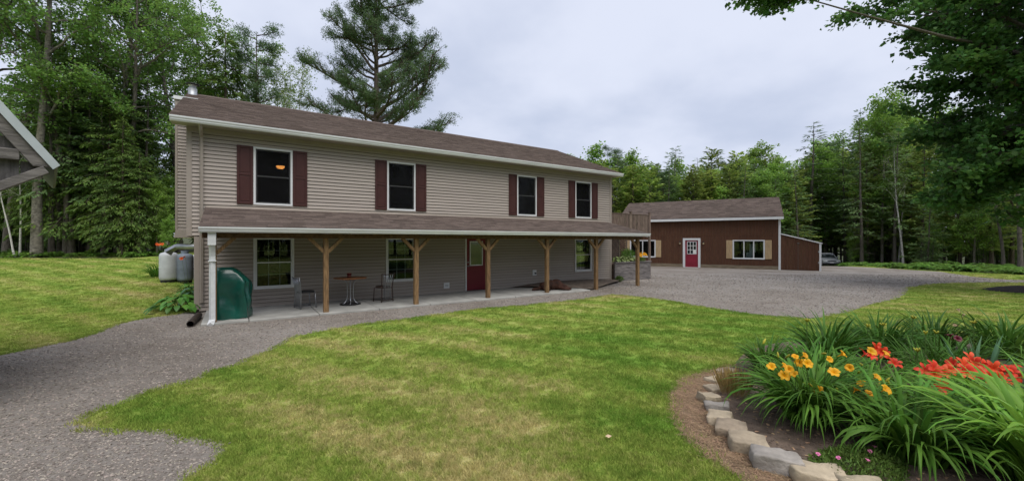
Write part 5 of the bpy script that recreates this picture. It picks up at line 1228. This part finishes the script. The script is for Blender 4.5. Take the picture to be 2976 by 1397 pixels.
for (x, y, lb_) in ((5.0, 6.55, 'tall dark green daylily clump at the back of the bed behind the yellow flowers'), (6.0, 6.75, 'tall dark green daylily clump at the back of the bed beside the lily stalks'), (4.25, 5.75, 'mid green clump behind the yellow daylily')):
    clump(x, y, 95, 0.92 if y > 6 else 0.75, 'dark' if y > 6 else 'mid', 0.25, lb_)
clump(8.0, 6.75, 95, 0.95, 'dark', 0.28, 'wide dark green daylily clump behind the iris leaves')
clump(6.9, 5.0, 80, 0.80, 'mid', 0.28, 'green leafy clump behind the red lilies')
clump(4.35, 4.75, 80, 0.66, 'mid', 0.25, 'green clump between the yellow daylily and the massed red lilies')
clump(5.5, 3.9, 80, 0.72, 'mid', 0.25, 'green clump below the massed red lilies')
clump(5.9, 5.9, 70, 0.62, 'dark', 0.28, 'dark green clump between the iris and the back row')
clump(4.75, 5.45, 70, 0.60, 'mid', 0.25, 'green clump around the small group of red lilies')
clump(5.55, 5.15, 70, 0.55, 'mid', 0.28, 'low green clump between the two groups of red lilies')
clump(6.5, 6.1, 70, 0.70, 'dark', 0.28, 'dark green clump right of the iris blades')
clump(3.85, 5.05, 80, 0.62, 'mid', 0.22, 'green clump just behind the yellow daylily')
clump(5.2, 3.2, 80, 0.95, 'pale', 0.22, 'pale green blades at the front corner of the bed')
clump(7.4, 7.3, 70, 0.85, 'dark', 0.28, 'dark green clump at the far back of the bed')
irs = clump(6.15, 5.45, 18, 0.66, 'iris', 0.16, 'bluish green upright iris blades with wine red bloom and dried seed heads', 'iris', mass=0)
WINE = flower_mesh('petal_wine', 50, 6, 0.06, 0.8, 0.5); DRYF = flower_mesh('dry_flower', 51, 4, 0.05, 0.35, 0.6)
for (a, b) in ((1905, 285), (1945, 300)): px, py = r7(a, b); put_flower(irs, WINE, px, py, 5.4, (0, 0, 0.1), 0.5, 0.9)
for (a, b) in ((1962, 118), (1985, 150), (1930, 210)): px, py = r7(a, b); put_flower(irs, DRYF, px, py, 5.4, (0, 0, 0.1), 0.3, 0.7)
# red lilies
def lily(x, y, fl, label, n=5, hgt=0.55):
    o = empty('red_lily', (x, y, 0.05), 0, label, 'flower plant')
    for k in range(n):
        bx, by = random.gauss(0, 0.12), random.gauss(0, 0.12)
        MB().tube([(bx, by, 0), (bx*1.3, by*1.3, hgt*0.6), (bx*1.5, by*1.5, hgt)], 0.006, 5, False).build('stalk', 'stem', o, True)
        for j in range(20):
            z = 0.06+hgt*0.85*j/20; c = link('leaf', random.choice(BL['fine']), o); c.location = (bx*(1+0.5*z/hgt), by*(1+0.5*z/hgt), z); c.rotation_euler = (0, 0.9, j*2.4); q = 0.17*random.uniform(0.8, 1.2); c.scale = (q, q*1.6, q)
    for i, (a, b, Y) in enumerate(fl): px, py = r7(a, b); put_flower(o, FR[i % 5], px, py, Y, (random.gauss(0, .1), random.gauss(0, .1), hgt*0.8), 0.7, random.uniform(0.9, 1.25))
    return o
lily(5.05, 5.35, [(1350, 400, 5.1), (1425, 362, 5.15), (1460, 385, 5.1), (1540, 462, 5.2), (1385, 405, 5.0)], 'small group of red lilies behind the yellow daylily', 4, 0.50)
lily(5.15, 4.55, [(1745, 505, 4.6), (1790, 490, 4.55), (1840, 512, 4.6), (1890, 500, 4.6), (1930, 462, 4.8), (1985, 470, 4.7), (1845, 604, 4.5), (1800, 525, 4.5)], 'bright red lilies massed left of the pale tall blades', 6, 0.42)
lily(5.75, 4.6, [(2030, 430, 4.8), (2062, 455, 4.7), (2105, 470, 4.7), (2140, 482, 4.7), (2080, 512, 4.6), (2180, 490, 4.6), (2228, 500, 4.6), (2282, 512, 4.6), (2330, 542, 4.6), (2205, 542, 4.5), (2245, 572, 4.5), (2125, 545, 4.6), (2000, 512, 4.6), (2310, 500, 4.7)], 'bright red lilies massed behind the pale tall blades', 7, 0.45)
def stalk_plant(px, ytop, Y, label):
    x = at(px, Y); hgt = CAMH-(ytop-CYP)*Y/FPX-0.05; o = empty('lily_stalk', (x, Y, 0.05), 0, label, 'plant', 'budding lily stalks in the bed')
    MB().tube([(0, 0, 0), (0.01, 0, hgt)], 0.006, 5, False).build('stalk', 'stem', o)
    for j in range(34):
        z = 0.05+(hgt-0.05)*j/34; c = link('leaf', random.choice(BL['fine']), o); c.location = (0.01*z, 0, z); c.rotation_euler = (0, 0.8, j*2.4); q = 0.16*random.uniform(0.8, 1.2)*(1.1-0.5*z/hgt); c.scale = (q, q*1.6, q)
    for j in range(5): c = link('bud', BUD, o); c.location = (0.01, 0, hgt-0.02); c.rotation_euler = (random.uniform(0.3, 1), 0, j*1.3)
for (a, b, Y) in ((1660, 160, 6.2), (1740, 260, 5.9), (1805, 255, 6.0), (1690, 370, 5.2), (2050, 190, 6.4), (1470, 205, 6.3), (980, 180, 6.2), (1370, 215, 6.4)): px, py = r7(a, b); stalk_plant(px, py, Y, 'leafy lily stalk in bud standing in the back of the flower bed')
# dry tuft, ground cover
def tuft_obj(name, x, y, n, h, m, lab, cat, spread=0.12):
    r = np.random.default_rng(int(x*100+y*37)); a = r.random(n)*6.28; q = spread*np.sqrt(r.random(n)); P = np.stack([q*np.cos(a), q*np.sin(a), np.zeros(n)], 1)
    D = np.stack([np.cos(a)*0.35*r.random(n), np.sin(a)*0.35*r.random(n), np.ones(n)], 1)+r.normal(0, 0.12, (n, 3)); V, F = leaf_arrays(P, D, r.normal(0, 1, (n, 3)), h*r.uniform(0.5, 1.1, n), 0.010, 0.0, 0.8)
    o = empty(name, (x, y, ground(x, y)+0.03), 0, lab, cat); link('stems', fast_mesh('stems', V, F, m), o); return o
tuft_obj('dry_tuft', 2.78, 5.2, 420, 0.34, 'dry_stem', 'tan dried tuft growing inside the stone edging', 'plant', 0.16)
def gcover(x, y, rx, n, lab):
    r = np.random.default_rng(4); a = r.random(n)*6.28; q = np.sqrt(r.random(n)); P = np.stack([rx*q*np.cos(a), 0.55*rx*q*np.sin(a), 0.13*(1-q**2)*r.uniform(0.3, 1, n)], 1); D = r.normal(0, 1, (n, 3))+[0, 0, 0.9]
    o = empty('ground_cover', (x, y, 0.03), 0.4, lab, 'plant'); V, F = leaf_arrays(P, D, r.normal(0, 1, (n, 3)), 0.045*r.uniform(0.6, 1.3, n), 0.012, 0.1, 0.5); tag(link('foliage', fast_mesh('foliage', V, F, 'moss'), o), kind='stuff')
    for k in range(5):
        f = link('flower', PINK, o); f.location = (random.uniform(-.7, .7)*rx, random.uniform(-.3, .3)*rx, 0.13); f.rotation_euler = (random.uniform(0, .8), random.uniform(-.5, .5), 0)
PINK = flower_mesh('petal_pink', 60, 5, 0.016, 1.1, 0.6)
gcover(2.92, 3.52, 0.50, 3800, 'feathery green ground cover with tiny pink flowers spilling over the stones')
# stone edging
edging = empty('stone_edging', (0, 0, 0), 0, 'curved edging of rough field stones around the flower bed', 'stone edging')
def stone(px, py, wpx, hpx, rz, m, dep=0.2):
    x, y = gp(px, py); k = y/FPX; w, hgt = wpx*k, hpx*k; bm = bmesh.new(); bmesh.ops.create_cube(bm, size=1)
    bmesh.ops.subdivide_edges(bm, edges=bm.edges[:], cuts=9, use_grid_fill=True); sd_ = random.random()*50
    for v in bm.verts:
        c = v.co.copy(); c.x *= w; c.y *= dep; c.z = (c.z+0.5)*hgt-0.02
        e = Vector((v.co.x, v.co.y, v.co.z)); sp = e.normalized()*0.62; e2 = e.lerp(sp, 0.20); c = Vector((e2.x*w, e2.y*dep, (e2.z+0.5)*hgt-0.02))
        c += Vector((mnoise.noise((c.x*6+sd_, c.y*6, c.z*6)), mnoise.noise((c.x*6, c.y*6+sd_, c.z*6)), mnoise.noise((c.x*6, c.y*6, c.z*6+sd_))))*0.032
        c += Vector((0, 0, 1))*mnoise.noise((c.x*30, c.y*30, sd_))*0.010
        v.co = c
    me = bpy.data.meshes.new('stone'); bm.to_mesh(me); bm.free(); me.materials.append(MATS[m]); me.polygons.foreach_set('use_smooth', [True]*len(me.polygons))
    o = link('stone', me, edging); o.location = (x+0.02, y+dep*0.35, ground(x, y)+0.015); o.rotation_euler = (random.uniform(-.06, .06), random.uniform(-.06, .06), rz)
for (x0, x1, y0, y1, rz, m) in ((415, 520, 488, 532, 0.3, 'stone'), (350, 482, 540, 592, 0.3, 'stone'), (335, 458, 590, 648, 0.2, 'stone'), (297, 412, 622, 722, 0.05, 'stone'), (335, 482, 678, 780, -0.25, 'stone_grey'), (362, 520, 752, 868, -0.45, 'stone'), (430, 612, 812, 948, -0.5, 'stone'), (520, 752, 895, 1055, -0.45, 'stone'), (668, 968, 985, 1175, -0.4, 'stone_grey'), (935, 1260, 1085, 1265, -0.35, 'stone'), (1250, 1560, 1180, 1370, -0.25, 'stone')):
    px, py = r7((x0+x1)/2, y1-6); stone(px, py, (x1-x0)/2.21*0.97, (y1-y0)/2.21*0.56, rz, m, 0.18+0.08*(y1 > 800))
# hostas
def hosta_mesh(seed, m):
    rd = random.Random(seed); mb = MB(); n = 8; rows = []
    for i in range(n+1):
        t = i/n; w = 0.36*math.sin(math.pi*min(1, t*0.88+0.12))**0.8*(1-0.35*t) if t < 1 else 0.01; x = t; z = 0.18*t-0.55*t*t*0.7
        rows.append([(x, s_*w*q, z+0.13*abs(q)*w*2-0.22*(q*w)**2*2+rd.uniform(-.012, .012)) for q, s_ in ((1, 1), (0.5, 1), (0, 1), (0.5, -1), (1, -1))])
    for a in rows: mb.v += a
    for i in range(n):
        for k in range(4): mb.f.append((i*5+k, i*5+k+1, (i+1)*5+k+1, (i+1)*5+k))
    return mb.mesh('leaf', m, True)
HM = {m: [hosta_mesh(k, m) for k in range(4)] for m in ('hosta_leaf', 'hosta_blue', 'hosta_var')}
def hosta(loc, n, rad, hgt, ls, m, label, group=None, name='hosta'):
    o = empty(name, loc, 0, label, 'plant', group)
    for k in range(n):
        f = (k+0.5)/n; a = k*2.4+random.gauss(0, .2); rr_ = rad*math.sqrt(f)*0.75; z = hgt*(1-0.65*f)+random.gauss(0, .015); c = link('leaf', random.choice(HM[m]), o); c.location = (rr_*math.cos(a), rr_*math.sin(a), z)
        c.rotation_euler = (random.gauss(0, .15), 0.15+0.35*f+random.gauss(0, .12), a); q = ls*random.uniform(0.75, 1.15); c.scale = (q, q, q)
        MB().tube([(0.15*rr_*math.cos(a), 0.15*rr_*math.sin(a), 0), (0.7*rr_*math.cos(a), 0.7*rr_*math.sin(a), z*0.75), (rr_*math.cos(a), rr_*math.sin(a), z)], 0.005, 4, False).build('stem', 'stem', o)
hx, hy = gp(512, 906); hosta((hx, hy+0.15, ground(hx, hy)), 84, 0.82, 0.44, 0.25, 'hosta_leaf', 'broad green hosta at the house corner beside the drain pipe')
hosta((at(560, 11.9), 11.9, ground(at(560, 11.9), 11.9)), 34, 0.38, 0.62, 0.22, 'hosta_blue', 'bluish hosta against the house end behind the green hosta')
hosta((at(553, 12.9), 12.9, ground(at(553, 12.9), 12.9)), 30, 0.40, 0.62, 0.15, 'hosta_leaf', 'leafy plant between the bluish hosta and the gas tanks', name='leafy_plant')
od = clump(at(545, 13.6), 13.6, 26, 0.70, 'mid', 0.1, 'orange daylily leaning in front of the slate gas tank')
for (px, py) in ((537, 748), (528, 752)): put_flower(od, FO[0], px, py, 13.3, (0, 0, 0.05), 0.5, 1.0)
od = clump(at(455, 17.8), 17.8, 40, 0.85, 'mid', 0.2, 'orange daylily behind the pale gas tank at the lawn edge')
for (px, py) in ((455, 711), (465, 709), (472, 711), (460, 713)): put_flower(od, FO[1], px, py, 17.6, (0, 0, 0.05), 0.5, 1.3)
for k, s in enumerate((15.95, 16.35, 16.8, 17.15)): hosta(h2w(s, 0.10, 0.86), 26, 0.26, 0.32, 0.17, 'hosta_var', 'small variegated hosta in the raised timber planter', 'hostas in the raised planter')
def bush(name, loc, rx, h, n, m, label, ls=0.06):
    r = np.random.default_rng(int(abs(loc[0])*100)); v = unit(r.normal(0, 1, (n, 3))); q = r.random((n, 1))**0.4; P = v*q*np.array([rx, rx, h/2])*(1+0.25*np.sin(v[:, :1]*7)*np.cos(v[:, 1:2]*6))+np.array([0, 0, h/2]); D = v+r.normal(0, 0.6, (n, 3))
    o = empty(name, loc, 0, label, 'plant'); V, F = leaf_arrays(P, D, r.normal(0, 1, (n, 3))+[0, 0, 0.8], ls*r.uniform(0.6, 1.3, n), ls*0.5); link('foliage', fast_mesh('foliage', V, F, m), o)
    MB().tube([(0, 0, -0.05), (0, 0, h*0.5)], 0.015, 5).build('stem', 'bark_brown', o); return o
bush('shrub', h2w(17.35, 0.55, 0.84), 0.36, 0.72, 1800, 'fern', 'round bright green shrub in the raised timber planter')
ol = bush('marigold', h2w(17.85, 0.15, 0.84), 0.25, 0.30, 700, 'fern', 'low plant with yellow orange blooms at the end of the planter', 0.05)
for (px, py) in ((1859, 740), (1864, 738), (1871, 739), (1875, 741), (1862, 744)): put_flower(ol, FY[0], px, py, 20.9, (0, 0, 0.1), 0.6, 1.9)
wl_ = h2w(15.62, -0.42, 0.03); bush('weed', (wl_.x, wl_.y, 0.03), 0.17, 0.24, 500, 'needle_hemlock', 'dark weed at the foot of the house corner', 0.06)
# ferns and undergrowth along the woods
def fern_proto():
    r = np.random.default_rng(9); P, D, Nn = [], [], []
    for k in range(13):
        az = k*2.4+r.normal(0, .2); L = r.uniform(0.55, 0.9); pts = [np.zeros(3)]; e = R(r.uniform(55, 80))
        for i in range(9): pts.append(pts[-1]+np.array([math.cos(az)*math.cos(e), math.sin(az)*math.cos(e), math.sin(e)])*L/9); e -= R(14)
        for i in range(1, 9):
            sv = np.array([-math.sin(az), math.cos(az), 0]); d = pts[i+1]-pts[i] if i < 9 else pts[i]-pts[i-1]; d = d/np.linalg.norm(d)
            for sg in (-1, 1):
                for h_ in (0, 0.5): P.append(pts[i]+(pts[min(9, i+1)]-pts[i])*h_); D.append(sv*sg+d*0.45+np.array([0, 0, -0.15])); Nn.append((0, 0, 1))
    P, D, Nn = map(np.array, (P, D, Nn)); V, F = leaf_arrays(P, D, Nn+r.normal(0, .2, P.shape), 0.19*r.uniform(0.7, 1.1, len(P)), 0.055)
    o = empty('fern', (0, 0, 0), 0, '', 'fern'); link('fronds', fast_mesh('fronds', V, F, 'fern'), o); return o
fp = fern_proto()
rg = random.Random(12)
for k in range(95):
    t = k/95; i = min(len(rf_edge)-2, int(t*(len(rf_edge)-1))); f = t*(len(rf_edge)-1)-i; a, b = rf_edge[i], rf_edge[i+1]; x, y = a[0]*(1-f)+b[0]*f, a[1]*(1-f)+b[1]*f; q = 0.2+6.0*rg.random()**1.3; u = Vector((x, y)).normalized()
    plant(fp, x+u.x*q, y+u.y*q, rg.uniform(0.45, 1.2), None, 'bright green fern at the foot of the woods along the driveway', 'ferns along the driveway woods')
for k in range(60):
    px = rg.uniform(-30, 480); Y = rg.uniform(26.2, 30); plant(fp, at(px, Y), Y, rg.uniform(0.5, 1.0), None, 'fern growing at the foot of the woods beyond the side lawn', 'ferns beyond the side lawn')
for k in range(90):
    px = rg.uniform(2470, 3050); Y = (41 if px < 2680 else 33.5)+rg.uniform(0, 13); plant(rg.choice([spr[2], lightb[0]]), at(px, Y), Y, rg.uniform(0.2, 0.5), None, 'waist high sapling in the undergrowth along the driveway woods', 'saplings along the driveway woods')

lx, ly = gp(1768, 1283); fl = MB().quad((-.03, 0, .012), (0, -.02, .004), (.035, 0, .014), (0, .022, .02)).build('fallen_leaf', 'dry_flower'); fl.location = (lx, ly, 0.045); tag(fl, 'single pale fallen leaf lying on the lawn', 'leaf')
# ------------------------------------------------------------------ grass blades and gravel stones
def gn_scatter(name, P, S, protos, label):
    pc = bpy.data.collections.new(name+'_kinds')
    for p in protos: pc.objects.link(p)
    me = bpy.data.meshes.new(name); me.vertices.add(len(P)); me.vertices.foreach_set('co', np.asarray(P, np.float32).ravel())
    a = me.attributes.new('size', 'FLOAT_VECTOR', 'POINT'); a.data.foreach_set('vector', np.asarray(S, np.float32).ravel())
    o = link(name, me); ng = bpy.data.node_groups.new(name, 'GeometryNodeTree'); ng.interface.new_socket('Geometry', in_out='INPUT', socket_type='NodeSocketGeometry'); ng.interface.new_socket('Geometry', in_out='OUTPUT', socket_type='NodeSocketGeometry')
    N, L = ng.nodes, ng.links; gi = N.new('NodeGroupInput'); go = N.new('NodeGroupOutput'); ip = N.new('GeometryNodeInstanceOnPoints'); ci = N.new('GeometryNodeCollectionInfo')
    ci.inputs[0].default_value = pc; ci.inputs['Separate Children'].default_value = True; ci.inputs['Reset Children'].default_value = True
    ip.inputs['Pick Instance'].default_value = True; rv = N.new('FunctionNodeRandomValue'); rv.data_type = 'FLOAT_VECTOR'; rv.inputs[0].default_value = (-0.12, -0.12, 0); rv.inputs[1].default_value = (0.12, 0.12, 6.283)
    ri = N.new('FunctionNodeRandomValue'); ri.data_type = 'INT'; ri.inputs[4].default_value = 0; ri.inputs[5].default_value = len(protos)-1; ri.inputs['Seed'].default_value = 3
    na = N.new('GeometryNodeInputNamedAttribute'); na.data_type = 'FLOAT_VECTOR'; na.inputs[0].default_value = 'size'
    L.new(gi.outputs[0], ip.inputs['Points']); L.new(ci.outputs[0], ip.inputs['Instance']); L.new(rv.outputs[0], ip.inputs['Rotation']); L.new(ri.outputs[2], ip.inputs['Instance Index']); L.new(na.outputs[0], ip.inputs['Scale']); L.new(ip.outputs[0], go.inputs[0])
    m = o.modifiers.new('scatter', 'NODES'); m.node_group = ng; return tag(o, label, None, None, 'stuff')
def pip(X, Y, poly):
    c = np.zeros(len(X), bool); n = len(poly)
    for i in range(n):
        x1, y1 = poly[i][:2]; x2, y2 = poly[i-1][:2]; m = ((y1 > Y) != (y2 > Y)) & (X < (x2-x1)*(Y-y1)/(y2-y1+1e-12)+x1); c ^= m
    return c
def wedge_points(dens, ymin, ymax, xl=-1.32, xr=1.32, seed=1):
    r = np.random.default_rng(seed); out = []
    for y0 in np.arange(ymin, ymax, 0.5):
        d = dens(y0+0.25); a, b = xl*(y0+0.5)-0.4, xr*(y0+0.5)+0.4; n = int((b-a)*0.5*d); out.append(np.stack([r.uniform(a, b, n), r.uniform(y0, y0+0.5, n)], 1))
    return np.concatenate(out)
GH = lambda P: np.array([ground(x, y) for x, y in P])
pts = wedge_points(lambda y: min(620, 9000/y**2), 2.2, 34, seed=2); jx = pts + rng.normal(0, 0.035, pts.shape)
hp = [h2w(*p)[:2] for p in ((-0.75, -0.1), (15.7, -0.1), (15.7, 9), (-1.4, 9), (-1.4, 3))]; shp = [(SOX+a*math.cos(ST_)-b*math.sin(ST_), SOY+a*math.sin(ST_)+b*math.cos(ST_)) for a, b in ((-11, -.2), (2.4, -.2), (2.4, 8), (-11, 8))]
keep = ~(pip(jx[:, 0], jx[:, 1], gravel_poly) | pip(jx[:, 0], jx[:, 1], strip_poly) | pip(jx[:, 0], jx[:, 1], bed_ring) | pip(pts[:, 0], pts[:, 1], mulch_ring) | pip(pts[:, 0], pts[:, 1], hp) | pip(pts[:, 0], pts[:, 1], shp) | pip(pts[:, 0], pts[:, 1], lf) | pip(pts[:, 0], pts[:, 1], rf))
pts = pts[keep]; ws = (1+0.11*np.clip(pts[:, 1]-3, 0, 30))*rng.uniform(0.8, 1.25, len(pts)); hs_ = rng.uniform(0.6, 1.25, len(pts))*(1+0.02*pts[:, 1])
def tuft_proto(seed):
    r = np.random.default_rng(seed); n = 30; a = r.random(n)*6.28; q = 0.055*np.sqrt(r.random(n)); P = np.stack([q*np.cos(a), q*np.sin(a), np.full(n, -0.004)], 1); b = r.random(n)*6.28; le = r.uniform(0.15, 1.1, n)
    D = np.stack([np.cos(b)*le, np.sin(b)*le, np.ones(n)], 1); V, F = leaf_arrays(P, D, r.normal(0, 1, (n, 3)), 0.042*r.uniform(0.5, 1.2, n), 0.0055, 0.0, 0.3)
    return bpy.data.objects.new('grass_tuft', fast_mesh('grass_tuft', V, F, 'grass_blade'))
gn_scatter('lawn_grass', np.column_stack([pts, GH(pts)+0.004]), np.column_stack([ws, ws, hs_]), [tuft_proto(k) for k in range(5)], 'short mown grass blades over the lawn')
# longer grass fringe along the gravel edges
fr_ = []
for poly in (tongue, lawn_top[:14], left_edge, strip_out):
    for (a, b) in zip(poly[:-1], poly[1:]):
        n = int(math.hypot(b[0]-a[0], b[1]-a[1])*26); t = rng.random(n)[:, None]; fr_.append(np.array(a)*(1-t)+np.array(b)*t+rng.normal(0, 0.045, (n, 2)))
fr_ = np.concatenate(fr_); gn_scatter('edge_grass', np.column_stack([fr_, GH(fr_)+0.006]), np.column_stack([rng.uniform(0.9, 1.6, len(fr_))]*2+[rng.uniform(0.9, 1.7, len(fr_))]), [tuft_proto(k+10) for k in range(4)], 'longer grass fringing the gravel edge')
def pebble_proto(seed, m):
    bm = bmesh.new(); bmesh.ops.create_icosphere(bm, subdivisions=1, radius=0.5)
    for v in bm.verts: v.co *= 1+0.5*mnoise.noise(v.co*2.3+Vector((seed*7.1, 0, 0))); v.co.z *= 0.6
    me = bpy.data.meshes.new('pebble'); bm.to_mesh(me); bm.free(); me.materials.append(MATS[m]); return bpy.data.objects.new('pebble', me)
gpts = wedge_points(lambda y: min(2200, 20000/y**2), 2.2, 24, seed=5); gj = gpts+rng.normal(0, 0.07, gpts.shape)*(rng.random((len(gpts), 1)) < 0.5)
gpts = gpts[pip(gj[:, 0], gj[:, 1], gravel_poly) & ~pip(gpts[:, 0], gpts[:, 1], hp)]
ht = np.array([w2h(x, y) for x, y in gpts]); gpts = gpts[~((ht[:, 0] > -0.35) & (ht[:, 0] < 11.9) & (ht[:, 1] > -2.36))]
ps_ = 0.016*(1+0.085*np.clip(gpts[:, 1]-3, 0, 25))*rng.uniform(0.5, 1.5, len(gpts))
gn_scatter('gravel_stones', np.column_stack([gpts, GH(gpts)+0.010+ps_*0.1]), np.column_stack([ps_*rng.uniform(0.8, 1.4, len(ps_)), ps_, ps_]), [pebble_proto(k, 'pebble') for k in range(6)], 'loose grey gravel stones on the driveway')
bx = rng.uniform((1.5, 2.3), (6.5, 7.5), (26000, 2)); inb = pip(bx[:, 0], bx[:, 1], bed_ring); ins = pip(bx[:, 0], bx[:, 1], strip_poly)
def straw_proto(seed):
    r = np.random.default_rng(seed); n = 10; P = np.column_stack([r.normal(0, 0.03, (n, 2)), r.uniform(0, 0.008, n)]); a = r.random(n)*6.28; V, F = leaf_arrays(P, np.stack([np.cos(a), np.sin(a), r.normal(0.02, 0.1, n)], 1), np.tile([0, 0, 1.0], (n, 1)), r.uniform(0.03, 0.09, n), 0.004, 0.2, 0.5)
    return bpy.data.objects.new('straw', fast_mesh('straw', V, F, 'chip'))
sp_ = bx[ins]; gn_scatter('straw_litter', np.column_stack([sp_, GH(sp_)+0.016]), np.full((len(sp_), 3), 1.0), [straw_proto(k) for k in range(4)], 'dry straw strewn outside the stone edging')
bp_ = bx[inb][:7000]; bz = np.array([bed_mound(x, y) for x, y in bp_]); q = rng.uniform(0.008, 0.03, len(bp_)); gn_scatter('bark_chips', np.column_stack([bp_, GH(bp_)+bz+0.02]), np.column_stack([q*1.8, q, q*0.7]), [pebble_proto(k+20, 'chip' if k == 0 else 'soil') for k in range(4)], 'bark chips and crumbs on the flower bed soil')
